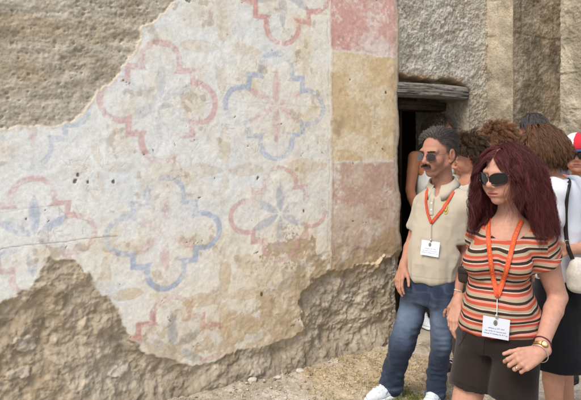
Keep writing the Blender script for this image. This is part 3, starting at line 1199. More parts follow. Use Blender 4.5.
def blades(name, n, cx, cy, sx, sy, hmin, hmax, cols, lean, seed, w=.0016, test=None):
    rg = np.random.default_rng(seed)
    x = cx + sx * rg.normal(0, .5, n * 3)
    y = cy + sy * rg.normal(0, .5, n * 3)
    k = sm(-.5, .5, fbm(x * 7, y * 7, seed, 3)) > rg.uniform(0, 1, n * 3)
    wd = (x - P0[0]) * DN[0] + (y - P0[1]) * DN[1]
    k &= wd > .02
    x, y = x[k][:n], y[k][:n]
    n = len(x)
    z = gh(x, y)
    a = rg.uniform(0, 2 * np.pi, n)
    L = rg.uniform(hmin, hmax, n)
    ln = np.clip(lean + rg.normal(0, .25, n), 0, 1.5)
    d = np.stack([np.cos(a) * np.sin(ln), np.sin(a) * np.sin(ln), np.cos(ln)], 1)
    s = np.stack([-np.sin(a), np.cos(a), 0 * a], 1)
    b = np.stack([x, y, z - .004], 1)
    sag = np.array([0, 0, -1.0])
    m = b + d * (L * .55)[:, None]
    t = b + d * L[:, None] + sag * (L * .22 * np.sin(ln))[:, None]
    t[:, 2] = np.maximum(t[:, 2], z + .002)
    V = np.stack([b - s * w, b + s * w, m + s * w * .8, m - s * w * .8, t], 1)
    i = np.arange(n)[:, None] * 5
    Q = i + np.array([[0, 1, 2, 3]])
    T = i + np.array([[3, 2, 4]])
    cols = np.array(cols)
    c = cols[rg.integers(0, len(cols), n)] * rg.uniform(.75, 1.2, n)[:, None]
    o = mk(name, V.reshape(-1, 3), [Q, T], M['grass'], None, {'col': np.repeat(c, 5, 0)})
    o['kind'] = 'stuff'
    return o


st = [lin(188, 166, 124), lin(164, 140, 102), lin(206, 190, 152), lin(146, 122, 88)]
gr = [lin(98, 112, 56), lin(122, 128, 70), lin(82, 96, 46), lin(150, 144, 88)]
o = blades('dry_grass', 4200, .66, 4.10, .95, .62, .015, .06, st, 1.15, 5)
tag(o, 'trampled straw coloured dry grass at the foot of the wall', 'grass')
o = blades('green_grass', 2600, .74, 3.64, .46, .30, .015, .05, gr, .75, 7)
tag(o, 'patchy short green grass around the standing man’s sneakers'.replace('’', "'"), 'grass')
o = blades('sparse_grass', 500, .2, 3.75, 1.3, .5, .01, .04, st + gr, .9, 9)
tag(o, 'thin scattered weeds in the dusty earth left of the straw', 'grass')


def gravel(n, seed):
    rg = np.random.default_rng(seed)
    x = rg.uniform(-.9, 2.4, n)
    y = rg.uniform(2.9, 5.2, n)
    wd = (x - P0[0]) * DN[0] + (y - P0[1]) * DN[1]
    k = (wd > .01) & (wd < 1.3)
    k &= rg.uniform(0, 1, n) < np.exp(-wd * 1.6) + .15
    x, y = x[k], y[k]
    n = len(x)
    r = .003 + .010 * rg.uniform(0, 1, n) ** 4
    z = gh(x, y)
    base = nrm(np.array([[1, 0, 0], [-1, 0, 0], [0, 1, 0], [0, -1, 0], [0, 0, 1], [0, 0, -1], [1, 1, .6], [-1, 1, .5], [1, -1, .5], [-1, -1, .6]], float))
    tri = [[6, 4, 0], [6, 2, 4], [7, 4, 2], [7, 1, 4], [9, 4, 1], [9, 3, 4], [8, 4, 3], [8, 0, 4], [0, 5, 2], [0, 2, 6], [2, 5, 1], [2, 1, 7], [1, 5, 3], [1, 3, 9], [3, 5, 0], [3, 0, 8]]
    q = base[None] * rg.uniform(.65, 1.15, (n, 10, 1)) * np.array([1, 1, .62]) * r[:, None, None]
    a = rg.uniform(0, 6.28, n)
    c, s_ = np.cos(a)[:, None], np.sin(a)[:, None]
    q = np.stack([q[..., 0] * c - q[..., 1] * s_, q[..., 0] * s_ + q[..., 1] * c, q[..., 2]], -1)
    V = q + np.stack([x, y, z + r * .25], 1)[:, None]
    T = (np.arange(n) * 10)[:, None, None] + np.array(tri)[None]
    cs = np.array([lin(186, 176, 158), lin(164, 150, 128), lin(200, 192, 176), lin(146, 130, 108)])[rg.integers(0, 4, n)]
    o = mk('gravel', V.reshape(-1, 3), T.reshape(-1, 3), M['rock'], None, {'col': np.repeat(cs, 10, 0)}, False)
    o['kind'] = 'stuff'
    tag(o, 'small loose gravel and crumbled mortar on the earth below the wall', 'gravel')


gravel(9000, 17)


def rock_mesh(c, r, seed):
    rg = np.random.default_rng(seed)
    p = [ell(c, r, k=.01)]
    for _ in range(9):
        n = nrm(rg.normal(0, 1, 3))
        s = float(np.abs(n * r).sum()) * .62

        def f(X, Y, Z, n=n, s=s):
            return -((X - c[0]) * n[0] + (Y - c[1]) * n[1] + (Z - c[2]) * n[2] - s)
        p.append(Prim(f, np.array(c) - np.max(r) * 1.1, np.array(c) + np.max(r) * 1.1, .006, 's'))
    return solid(p, float(min(r)) / 7, 1)


for i, (px, py, rx, rz, lab) in enumerate(((300, 377, .036, .016, 'pale angular stone lying on the earth, leftmost beside the dry straw'),
                                           (317, 366, .030, .013, 'pale flat stone half way to the wall foot beside the straw'),
                                           (253, 387, .034, .020, 'grey stone fallen against the crumbling foot of the painted wall'),
                                           (278, 383, .022, .012, 'small tan stone between the wall foot and the pale angular stone'))):
    z = F * CH / (py - HY)
    p = W(px, py, z)
    p[2] = ground_z(p[0], p[1]) + rz * .5
    V, Q = rock_mesh(p, np.array([rx, rx * .75, rz]), 40 + i)
    o = mk('stone', V, Q, M['rock'], None, {'col': np.tile(lin(190, 182, 168), (len(V), 1))}, True, p)
    tag(o, lab, 'stone', 'loose stones by the wall')

# ================================================================ PEOPLE
class Head:
    """head frame: centre between the ears at eye level, f = where the face points"""

    def __init__(s, c, f, up=(0, 0, 1), k=1.0):
        s.c, s.k = np.asarray(c, float), k
        s.r, s.f, s.u = basis(f, up)
        s.R = np.stack([s.r, s.f, s.u])

    def p(s, x, y, z):
        return s.c + s.k * (x * s.r + y * s.f + z * s.u)

    def pts(s, A):
        return s.c + s.k * (np.asarray(A, float) @ s.R)

    def loc(s, P):
        return ((P - s.c) @ s.R.T) / s.k


def head_prims(H, male=True, neck=None):
    k = H.k
    P = []
    E = lambda c, r, kk=.012, op='u': P.append(ell(H.p(*c), np.array(r) * k, H.R, kk * k, op))
    C = lambda a, b, ra, rb, kk=.012, op='u': P.append(rc(H.p(*a), H.p(*b), ra * k, rb * k, kk * k, op))
    E((0, -.018, .03), (.074, .096, .086))
    E((0, .020, -.016), (.057 if male else .060, .070, .080), .025)
    if not male:
        for s in (-1, 1):
            E((s * .036, .044, -.058), (.024, .030, .032), .03)            # soft cheek
    C((0, .064, -.094), (0, .050, -.085), .019 if male else .016, .022, .02)
    for s in (-1, 1):
        C((s * .054, .0, -.052), (s * .018, .060, -.092), .014 if male else .012, .016 if male else .013, .018)
        C((s * .054, .0, -.052), (s * .058, -.004, -.02), .014, .014, .02)
        E((s * .040, .060, -.030), (.024, .022, .022), .03)              # cheekbone
        C((s * .006, .082, .024), (s * .045, .068, .024), .011, .011, .016)   # brow
        E((s * .0325, .098, .002), (.019, .016, .0115), .014, 's')        # socket
        E((s * .032, .0745, .001), (.0130, .0130, .0130), .003)             # eyeball
        C((s * .019, .083, .009), (s * .044, .078, .008), .0042, .0036, .006)  # upper lid
        C((s * .020, .082, -.008), (s * .043, .078, -.007), .0034, .003, .006)
        E((s * .0130, .099, -.033), (.0085, .0110, .0078), .006)           # nostril wing
        C((s * .017, .087, -.036), (s * .030, .076, -.062), .004, .004, .02)    # smile fold side
        E((s * .084, -.012, -.006), (.0095, .022, .034), .006)             # ear
        E((s * .0935, -.006, -.002), (.0065, .012, .020), .004, 's')
        C((s * .082, -.006, -.036), (s * .078, .000, -.042), .008, .007, .006)
    for s in (-1, 1):
        C((s * .019, .094, -.037), (s * .033, .076, -.066), .0016, .0012, .006, 's')   # crease beside the nose
    C((0, .085, .016), (0, .112, -.022), .0080, .0105, .011)               # nose bridge
    E((0, .112, -.027), (.0112, .0110, .0098), .008)
    E((0, .080, -.062), (.030, .016, .022), .02)                           # muzzle
    E((0, .0945, -.0585), (.0220 if male else .021, .0075, .0050 if male else .0062), .006)
    E((0, .0925, -.0695), (.0185, .0080, .0060 if male else .0072), .006)
    C((-.022, .0945, -.0640), (.022, .0945, -.0640), .0022, .0022, .004, 's')
    C((-.012, .1005, -.0640), (.012, .1005, -.0640), .0030, .0030, .004, 's')
    E((0, .078, -.080), (.018, .010, .008), .012, 's')                     # under-lip dip
    E((0, .076, -.093), (.016, .012, .013), .016)                         # chin
    if neck is not None:
        P.append(rc(H.p(0, -.026, -.05), neck, (.049 if male else .043) * k, (.056 if male else .050) * k, .018))
        if male:
            P.append(ell(H.p(0, .028, -.135), np.array([.010, .012, .014]) * k, H.R, .02))
    return P


def hand_prims(wr, f, n, t, curls, k=1.0, thumb=(.55, .65, .45), spread=.10, tcurl=(.25, .3)):
    """wr wrist, f towards the knuckles, n out of the palm, t towards the thumb; curls: 4 x 3 bends (radians)"""
    f = nrm(f)
    n = nrm(n - (n @ f) * f)
    t = nrm(t - (t @ f) * f - (t @ n) * n)
    P = []
    kn = [(.030, .088), (.0105, .093), (-.0095, .089), (-.028, .081)]
    cm = [(.016, .012), (.006, .010), (-.006, .010), (-.016, .013)]
    wr = np.asarray(wr, float)

    def pt(a, b, c=0):
        return wr + k * (t * a + f * b + n * c)
    P.append(rc(pt(0, -.03), pt(0, .01), .0245 * k, .0230 * k, .010))
    for (a, b), (c, d) in zip(kn, cm):
        P.append(rc(pt(c, d), pt(a, b), .0140 * k, .0104 * k, .010))
    P.append(rc(pt(.012, .03, .006), pt(.024, .062, .006), .0160 * k, .0115 * k, .010))
    P.append(rc(pt(-.018, .03, .006), pt(-.024, .065, .006), .0140 * k, .0110 * k, .010))
    Ls = [(.040, .024, .020), (.044, .028, .021), (.041, .026, .021), (.032, .020, .018)]
    tips = []
    for i in range(4):
        p = pt(kn[i][0], kn[i][1], 0)
        a = 0.0
        sp = (1.5 - i) * spread
        base = nrm(f + t * sp * .6)
        r = [.0092, .0082, .0074, .0058] if i < 3 else [.0080, .0072, .0064, .0052]
        for j in range(3):
            a += curls[i][j]
            d = base * math.cos(a) + n * math.sin(a)
            q = p + d * Ls[i][j] * k
            P.append(rc(p, q, r[j] * k, r[j + 1] * k, .0035 if j else .006))
            p = q
        nb = n * math.cos(a) - base * math.sin(a)
        tips.append((p, d, -nb))
    p = pt(.022, .022, .006)
    d = nrm(f * thumb[0] + t * thumb[1] + n * thumb[2])
    q = p + d * .042 * k
    P.append(rc(p, q, .0160 * k, .0116 * k, .010))
    for L, r0, r1, tc in ((.034, .0106, .0092, tcurl[0]), (.027, .0092, .0070, tcurl[1])):
        d = nrm(d + f * tc - t * tc * .4)
        p, q = q, q + d * L * k
        P.append(rc(p, q, r0 * k, r1 * k, .004))
    tips.append((q, d, nrm(t - n * .3)))
    lo, hi = bounds(P, .012)
    return P, (lo, hi), tips


def arm_prims(sh, el, wr, k=1.0):
    sh, el, wr = [np.asarray(q, float) for q in (sh, el, wr)]
    m = el + (wr - el) * .28
    w2 = el + (wr - el) * .82
    return [group([rc(sh, sh + (el - sh) * .45, .056 * k, .049 * k, .010), rc(sh + (el - sh) * .45, el, .049 * k, .040 * k, .010),
                   rc(el, m, .040 * k, .042 * k, .010), rc(m, w2, .042 * k, .027 * k, .010), rc(w2, wr, .027 * k, .0255 * k, .008)], .010)]


def leg_prims(hp, kn, an, k=1.0):
    hp, kn, an = [np.asarray(q, float) for q in (hp, kn, an)]
    m = kn + (an - kn) * .30
    back = nrm(np.cross(an - kn, np.cross(an - kn, kn - (hp + an) / 2 + 1e-4)))
    return [group([rc(hp, kn, .088 * k, .057 * k, .010), rc(kn, m, .055 * k, .056 * k, .012), rc(m, kn + (an - kn) * .8, .056 * k, .036 * k, .010),
            rc(kn + (an - kn) * .8, an, .036 * k, .036 * k, .008)], .008)]


def foot_prims(an, f, k=1.0, q=.62):
    an = np.asarray(an, float)
    f = nrm(f)
    g = np.array([an[0], an[1], max(.03, an[2] - .06)])
    return [rc(g - f * .04 * k, g + f * .06 * k, .034 * k * q, .034 * k * q, .02), rc(g + f * .06 * k - UP * .005, g + f * .13 * k - UP * .012, .034 * k * q, .022 * k * q, .02), rc(an, g, .036 * k * q, .036 * k * q, .03)]


def skin_mesh(name, prims, fine, coarse_h, parent, colfn, lo=None, hi=None):
    """one continuous body: coarse everywhere, finer inside the boxes of head and hands"""
    b0, b1 = bounds(prims)
    lo = b0 if lo is None else np.maximum(b0, lo)
    hi = b1 if hi is None else np.minimum(b1, hi)
    V, Q = nets(prims, lo, hi, coarse_h)
    V = relax(V, Q, 2)
    Vs, Qs, n = [], [], 0
    c = V[Q].mean(1)
    keep = np.ones(len(Q), bool)
    for (a, b, h) in fine:
        keep &= ~((c > np.array(a) + coarse_h * 1.5 + 3 * h) & (c < np.array(b) - coarse_h * 1.5 - 3 * h)).all(1)
    Vs.append(V)
    Qs.append(Q[keep])
    n = len(V)
    for (a, b, h) in fine:
        v, q = nets(prims, np.array(a), np.array(b), h)
        v = relax(v, q, 1)
        Vs.append(v)
        Qs.append(q + n)
        n += len(v)
    V = np.concatenate(Vs)
    Q = np.concatenate(Qs)
    u = np.unique(Q)
    mp = np.full(len(V), -1)
    mp[u] = np.arange(len(u))
    V, Q = V[u], mp[Q]
    mk(name, V, Q, M['skin'], parent, {'col': np.clip(colfn(V), .005, .95)})
    return V, Q


def face_colour(H, skin, lip, male=False, stubble=0.0):
    def f(V):
        c = np.tile(skin, (len(V), 1))
        n = vn3(V * 22, 1) * .5 + vn3(V * 60, 2) * .35
        c = c * (1 + .07 * n)[:, None]
        L = H.loc(V)
        x, y, z = L.T
        hd = (np.abs(x) < .1) & (z > -.16) & (z < .16) & (np.abs(y) < .16)
        red = (np.exp(-(((np.abs(x) - .042) / .022) ** 2 + ((z + .032) / .022) ** 2)) + .9 * np.exp(-((x / .014) ** 2 + ((z + .03) / .014) ** 2))) * (y > .03) * hd
        red = red + .8 * (np.abs(x) > .072) * (np.abs(y) < .04) * (np.abs(z) < .05) * hd
        c = c * (1 - np.clip(red, 0, 1)[:, None] * np.array([.02, .16, .18]))
        m = sm(1.15, .85, np.hypot(x / .024, (z + .064) / (.0105 if male else .0125))) * (y > .07) * hd
        c = mixc(c, lip, m * (.55 if male else .85))
        m = sm(.0016, .0006, np.abs(z + .0641)) * (np.abs(x) < .024) * (y > .07) * hd
        c = mixc(c, lip * .4, .7 * m)
        if stubble:
            m = sm(-.028, -.06, z + .25 * np.maximum(0, np.abs(x) - .05)) * sm(.0, .035, y) * sm(-.15, -.112, z) * hd
            c = mixc(c, skin * np.array([.62, .62, .66]), stubble * m)
        e = sm(.0145, .0125, np.sqrt((np.abs(x) - .032) ** 2 + (y - .0745) ** 2 + (z - .001) ** 2)) * (y > .078) * hd
        c = mixc(c, lin(222, 214, 206), e)
        ir = sm(.0062, .0052, np.hypot(np.abs(x) - .032, z - .001)) * e
        c = mixc(c, lin(62, 44, 32), ir)
        ir = sm(.003, .0024, np.hypot(np.abs(x) - .032, z - .001)) * e
        return mixc(c, lin(12, 10, 10), ir)
    return f


# ---------------------------------------------------------------- hair
def strands(name, parent, roots, normals, length, colour, coll, clear, steps=14, d0=None, grav=.25, pull=(0, 0, -1), wave=0.0, wfreq=40.0, clumps=120, cl=.7, r=.0009,
            seed=0, curl=0.0, base=None, jitter=.10, rampd=.35, body=None, curlf=150.0, reject=None):
    rg = np.random.default_rng(seed)
    n = len(roots)
    P = np.array(roots, float)
    D = nrm(normals * 1.0 + (0 if d0 is None else d0))
    pull = np.broadcast_to(nrm(np.asarray(pull, float)), P.shape)
    length = np.broadcast_to(length, (n,))
    clear = np.broadcast_to(clear, (n,))
    out = [P.copy()]
    ds = length / (steps - 1)
    for i in range(1, steps):
        t = i / (steps - 1)
        D = nrm(D * (1 - grav) + pull * grav + jitter * .3 * rg.normal(0, 1, P.shape))
        N = P + D * ds[:, None]
        d = ev(coll, N)
        g = grad(coll, N)
        want = clear * min(1, t / rampd) + .002
        N = N + g * np.maximum(want - d, 0)[:, None]
        if body is not None:
            d = ev(body, N)
            N = N + grad(body, N) * np.maximum(.004 + clear * .22 - d, 0)[:, None]
        D = nrm(N - P)
        P = N
        out.append(P.copy())
    S = np.stack(out, 1)                                    # n, steps, 3
    t = np.linspace(0, 1, steps)
    gi = rg.choice(n, min(clumps, n), replace=False)
    dist = ((S[:, None, 0] - S[None, gi, 0]) ** 2).sum(-1)
    own = gi[np.argmin(dist, 1)]
    G = S[own]
    k = (cl * sm(.0, .8, t))[None, :, None]
    S = S * (1 - k) + (G + (S[:, :1] - G[:, :1]) * .55) * k
    if wave or curl:
        ph = (own * 2.399) % 6.283
        T = nrm(np.gradient(S, axis=1))
        a = nrm(np.cross(T, np.array([.31, .2, .93])))
        b = np.cross(T, a)
        arc = t[None] * length[:, None]
        amp = (wave * np.clip(length / .22, .15, 1))[:, None] * sm(0.05, .4, t)[None]
        S = S + a * (amp * np.sin(arc * wfreq * (.7 + .6 * ((own * .618) % 1.0))[:, None] + ph[:, None]))[..., None] + b * (amp * .7 * np.cos(arc * wfreq * 1.0 + ph[:, None] * 1.7))[..., None]
        if curl:
            p2 = ph + rg.normal(0, .5, n)
            ca = curl * sm(.1, .5, t)[None]
            S = S + a * (ca * np.sin(arc * curlf + p2[:, None]))[..., None] + b * (ca * np.cos(arc * curlf + p2[:, None]))[..., None]
    if reject is not None:
        kk = ~reject(S)
        S, own = S[kk], own[kk]
        n = len(S)
    T = nrm(np.gradient(S, axis=1))
    a = nrm(np.cross(T, np.array([.2, .3, .93])))
    b = np.cross(T, a)
    th = np.arange(3) / 3 * 2 * np.pi
    rad = (r * (1.0 - .75 * t ** 3))[None, :, None, None] * rg.uniform(.7, 1.25, (n, 1, 1, 1))
    V = S[:, :, None] + rad * (a[:, :, None] * np.cos(th)[None, None, :, None] + b[:, :, None] * np.sin(th)[None, None, :, None])
    m = steps * 3
    i = (np.arange(n) * m)[:, None, None] + (np.arange(steps - 1) * 3)[None, :, None]
    j = np.arange(3)[None, None]
    Q = np.stack([i + j, i + (j + 1) % 3, i + 3 + (j + 1) % 3, i + 3 + j], -1).reshape(-1, 4)
    c = colour(S, own, rg)                                   # n, steps, 3
    c = np.repeat(c[:, :, None], 3, 2).reshape(-1, 3)
    V = V.reshape(-1, 3)
    if base is not None:                                     # the mass of hair under the loose strands
        bV, bQ, bc = base
        Q = np.concatenate([Q, bQ + len(V)])
        V = np.concatenate([V, bV])
        c = np.concatenate([c, np.tile(bc, (len(bV), 1))])
    return mk(name, V, Q, M['hair'], parent, {'col': np.clip(c, .002, .9)})


def hcol(a, b, tipc=None, seed=0):
    def f(S, own, rg):
        n, m = S.shape[:2]
        v = (np.sin(own * 12.9898) * 43758.5453) % 1.0
        k = np.clip(v * .7 + rg.uniform(0, .5, n), 0, 1)
        c = a[None] * (1 - k[:, None]) + b[None] * k[:, None]
        c = np.repeat(c[:, None], m, 1)
        if tipc is not None:
            t = np.linspace(0, 1, m)[None, :, None] ** 1.5 * .6 * rg.uniform(0, 1, n)[:, None, None]
            c = c * (1 - t) + tipc * t
        return c
    return f


def scalp(H, n, test, seed=0, grow=.006):
    """root points on the skull where test(x, y, z) in head coordinates holds"""
    rg = np.random.default_rng(seed)
    q = nrm(rg.normal(0, 1, (n * 8, 3)))
    L = q * np.array([.074 + grow, .096 + grow, .086 + grow]) + np.array([0, -.018, .03])
    k = test(*L.T)
    L, q = L[k][:n], q[k][:n]
    nn = nrm(q / np.array([.074, .096, .086]))
    return H.pts(L), nn @ H.R, L


def cap_base(H, test_prims, h=.006):
    V, Q = solid(test_prims, h, 3)
    return V, Q


def short_test(x, y, z):
    """short hair: above the ears, back of the hairline"""
    front = y < .055 - .5 * np.maximum(0, .085 - z) * (y > 0)
    return (z > -.045) & ((z > .012) | (y < -.02)) & ((z > .068) | (y < .045)) & ((np.abs(x) < .2)) & front & ((y < .02) | (z > .055))


# ---------------------------------------------------------------- cloth
def cloth(name, prims, h, parent, m, colfn, folds=(), sm_it=3, pad=.03, lo=None, hi=None):
    b0, b1 = bounds(prims, pad)
    if lo is not None:
        b0 = np.maximum(b0, lo)
    if hi is not None:
        b1 = np.minimum(b1, hi)
    V, Q = nets(prims, b0, b1, h)
    V = relax(V, Q, sm_it)
    N = vnormals(V, Q)
    for fn in folds:
        V = V + N * fn(V, N)[:, None]
    c = colfn(V)
    return mk(name, V, Q, m, parent, {'col': np.clip(c, .004, .95)}), V, Q


def fold(amp, scale, stretch=(1, 1, 1), seed=0, mask=None, rid=True):
    s = np.array(stretch, float) * scale

    def f(V, N):
        p = V * s
        p = p + .35 * np.stack([vn3(V * scale * .8, seed + 5), vn3(V * scale * .8, seed + 6), vn3(V * scale * .8, seed + 7)], 1)
        n = vn3(p, seed)
        v = (1 - 2.2 * np.abs(n)) if rid else n
        v = v * .7 + .3 * vn3(p * 2.1, seed + 1)
        r = amp * v
        if mask is not None:
            r = r * mask(V)
        return r
    return f


def plain(c, var=.06, seed=0):
    def f(V):
        return np.tile(c, (len(V), 1)) * (1 + var * vn3(V * 9, seed) + var * .6 * vn3(V * 40, seed + 1))[:, None]
    return f


# ---------------------------------------------------------------- eyewear, lanyards, badges
def lens_mesh(H, cx, cy, cz, w, hgt, yaw, p=3.0, th=.003, dome=.006, tilt=0.0):
    """domed superellipse lens standing at (cx, cy, cz) of the head, turned yaw outward"""
    nr, na = 7, 40
    V = []
    for side in (0, 1):
        for i in range(nr + 1):
            r = i / nr
            for a in np.arange(na) / na * 2 * np.pi:
                ca, sa = math.cos(a), math.sin(a)
                q = (abs(ca) ** p + abs(sa) ** p) ** (-1 / p)
                x, z = r * q * ca * w / 2, r * q * sa * hgt / 2
                z = z + tilt * x
                y = -dome * ((x / (w / 2)) ** 2 + .4 * (z / (hgt / 2)) ** 2) + (th / 2 if side == 0 else -th / 2)
                X = cx + x * math.cos(yaw) + y * math.sin(yaw)
                Y = cy - x * math.sin(yaw) + y * math.cos(yaw)
                V.append((X, Y, cz + z))
    V = H.pts(V)
    Q = []
    m = (nr + 1) * na
    for side in (0, 1):
        for i in range(nr):
            for j in range(na):
                a, b = side * m + i * na + j, side * m + i * na + (j + 1) % na
                f = [a, b, b + na, a + na]
                Q.append(f[::-1] if side == 0 else f)
    for j in range(na):
        a, b = nr * na + j, nr * na + (j + 1) % na
        Q.append([a, b, b + m, a + m])
    return V, np.array(Q), V[nr * na:nr * na + na]


def sunglasses(H, par, w, hgt, gap, y0, z0, lensmat, lenscol, framecol, p, yaw, fr_r, temple_r, tilt=0.0, wide=.072):
    g = MB()
    rims = []
    lens = []
    for s in (-1, 1):
        cx = s * (gap / 2 + w / 2)
        V, Q, rim = lens_mesh(H, cx, y0, z0, w, hgt, s * yaw, p, .003, .004, s * tilt)
        lens.append((V, Q))
        rims.append(rim)
        g.tube(np.concatenate([rim, rim[:2]]), fr_r, 6, framecol, False)
        a = H.p(s * (gap / 2 + w - .003), y0 - math.sin(yaw) * w * .55, z0 + hgt * .22)
        b = H.p(s * (wide + .006), y0 - .055, z0 + .010)
        c = H.p(s * (wide + .008), -.004, z0 + .012)
        d = H.p(s * (wide + .004), -.03, z0 - .012)
        g.tube(np.array([a, H.p(s * wide, y0 - .032, z0 + .011), b, (b + c) / 2, c, d]), temple_r, 7, framecol)
    g.tube(np.array([H.p(-gap / 2 - .003, y0 + .001, z0 + .004), H.p(-gap / 4, y0 + .003, z0 + .007), H.p(gap / 4, y0 + .003, z0 + .007), H.p(gap / 2 + .003, y0 + .001, z0 + .004)]), fr_r * 1.3, 7, framecol)
    fo = g.build('sunglasses', M['plastic'], par)
    for V, Q in lens:
        mk('lens', V, Q, lensmat, fo, {'col': np.tile(lenscol, (len(V), 1))})
    return fo


def smooth_path(pts, n):
    pts = np.asarray(pts, float)
    L = np.concatenate([[0], np.cumsum(np.linalg.norm(np.diff(pts, axis=0), axis=1))])
    t = np.linspace(0, L[-1], n)
    P = np.stack([np.interp(t, L, pts[:, i]) for i in range(3)], 1)
    for _ in range(3):
        P[1:-1] = (P[:-2] + 2 * P[1:-1] + P[2:]) / 4
    return P


def lanyard(par, cover, paths, half, cols, badge_px, name='lanyard'):
    """two woven straps over the clothing down to a junction, a cord and the name badge"""
    g = MB()
    off = .0035
    for q, path in enumerate(paths):
        P, N = cover.at(smooth2(path, 240), off)
        for _ in range(40):
            P[1:-1] = (P[:-2] + 2 * P[1:-1] + P[2:]) / 4
            N[1:-1] = (N[:-2] + 2 * N[1:-1] + N[2:]) / 4
        P = P + nrm(np.array([0, 0, CH]) - P) * .003
        N = nrm(N)
        V, Q, al, ac = strip(P[::4], N[::4], half, .0016)
        g.add(V, Q, None, cols[0])
        # woven lettering: small yellow strokes in word groups
        T = nrm(np.gradient(P, axis=0))
        B = np.cross(T, N)
        L = np.concatenate([[0], np.cumsum(np.linalg.norm(np.diff(P, axis=0), axis=1))])
        sp = .004
        rg = np.random.default_rng(3 + q)
        k = 0
        while sp < L[-1] - .012:
            if k % 11 in (8, 10):
                sp += .006
                k += 1
                continue
            i = int(np.searchsorted(L, sp))
            n = N[i]
            c, tt, b = P[i] + n * .0018, T[i], B[i]
            hh = half * .36
            lw = .0030
            kind = rg.integers(0, 5)
            bars = [[(0, 0, lw * .22, hh)], [(0, 0, lw * .22, hh), (lw * .8, hh * .7, lw * .8, hh * .18)], [(0, 0, lw * .22, hh), (lw * 1.4, 0, lw * .22, hh), (lw * .7, 0, lw * .7, hh * .16)],
                    [(0, 0, lw * .22, hh), (lw * .8, 0, lw * .8, hh * .16), (lw * .8, hh * .84, lw * .8, hh * .16)], [(0, 0, lw * .22, hh), (lw * .8, -hh * .84, lw * .8, hh * .16)]][kind]
            for (x, y, a, bb) in bars:
                g.box(c + tt * x + b * y, tt * a, b * bb, n * .0004, .1, cols[1])
            sp += lw * (1.6 if kind == 0 else 2.5)
            k += 1
        jn = P[-1]
    nv = nrm(np.array([0, 0, CH]) - jn)
    jn = jn + nv * .004
    g.tube(np.array([jn + UP * .01, jn, jn - UP * .012]), [.004, .0055, .003], 8, cols[0] * .7)
    o = g.build(name, M['ribbon'], par, False)
    cz = [q[1] for q in cover.at(badge_px, .010)[0]]
    dx, dz = ((cz[1] + cz[2]) - (cz[0] + cz[3])) / 2 * .8, ((cz[0] + cz[1]) - (cz[2] + cz[3])) / 2 * .5
    dd = (-dx / 2 + dz / 2, dx / 2 + dz / 2, dx / 2 - dz / 2, -dx / 2 - dz / 2)
    zm = min(c - q for c, q in zip(cz, dd))
    bp = np.array(badge_px, float)
    for a in np.linspace(0, 1, 5):
        for e in np.linspace(0, 1, 5):
            w4 = np.array([(1 - a) * (1 - e), a * (1 - e), a * e, (1 - a) * e])
            zm = min(zm, cover.at([tuple(w4 @ bp)], .006)[0][0][1] - w4 @ np.array(dd))
    bl, br, tr, tl = [W(x, y, zm + q) for (x, y), q in zip(badge_px, dd)]
    top = (tl + tr) / 2
    m = MB()
    m.tube(smooth_path([jn, jn * .5 + top * .5 + nv * .004, top + UP * .004 + nv * .004], 8), .0018, 6, lin(190, 186, 176))
    m.box(top + UP * .004 + nv * .004, nrm(tr - tl) * .005, UP * .008, nv * .002, .3, lin(200, 196, 186))
    m.build('clip', M['metal'], o)
    # badge card
    ex, ez = (tr - tl), (tl - bl)
    ctr = (tl + tr + bl + br) / 4
    n = nrm(np.cross(ex, ez))
    if n @ nv < 0:
        n = -n
    b = MB()
    b.box(ctr, ex / 2, ez / 2, n * .0012, .1, lin(222, 228, 238))
    ink = lin(92, 104, 150)

    def bar(x, y, w_, h_, c):
        b.box(ctr + ex * x + ez * y + n * .0016, ex * w_ / 2, ez * h_ / 2, n * .0003, .05, c)
    rg = np.random.default_rng(8)
    for y, x0, x1, hh in ((-.02, -.28, .30, .034), (-.17, -.40, .36, .028), (-.30, -.44, .42, .034)):
        x = x0
        while x < x1:
            wd = rg.uniform(.010, .026)
            q = rg.uniform(.6, 1.25)
            bar(x + wd / 2, y + .01 * rg.normal(), wd, hh * q, ink)
            x += wd + (.04 if rg.uniform() < .14 else .007)
    # oval crest at the top of the card
    a = np.arange(24) / 24 * 2 * np.pi
    for (rx, ry, hh, c) in ((.075, .135, .0019, lin(96, 92, 76)), (.052, .100, .0022, lin(150, 142, 110)), (.026, .062, .0025, lin(84, 92, 92))):
        rim = ctr + ex * (-.03 + rx * np.cos(a))[:, None] + ez * (.25 + ry * np.sin(a))[:, None] + n * hh
        b.add(np.concatenate([rim, [rim.mean(0)]]), None, [[i, (i + 1) % 24, 24] for i in range(24)], c)
    b.build('badge', M['paper'], o, False)
    return o


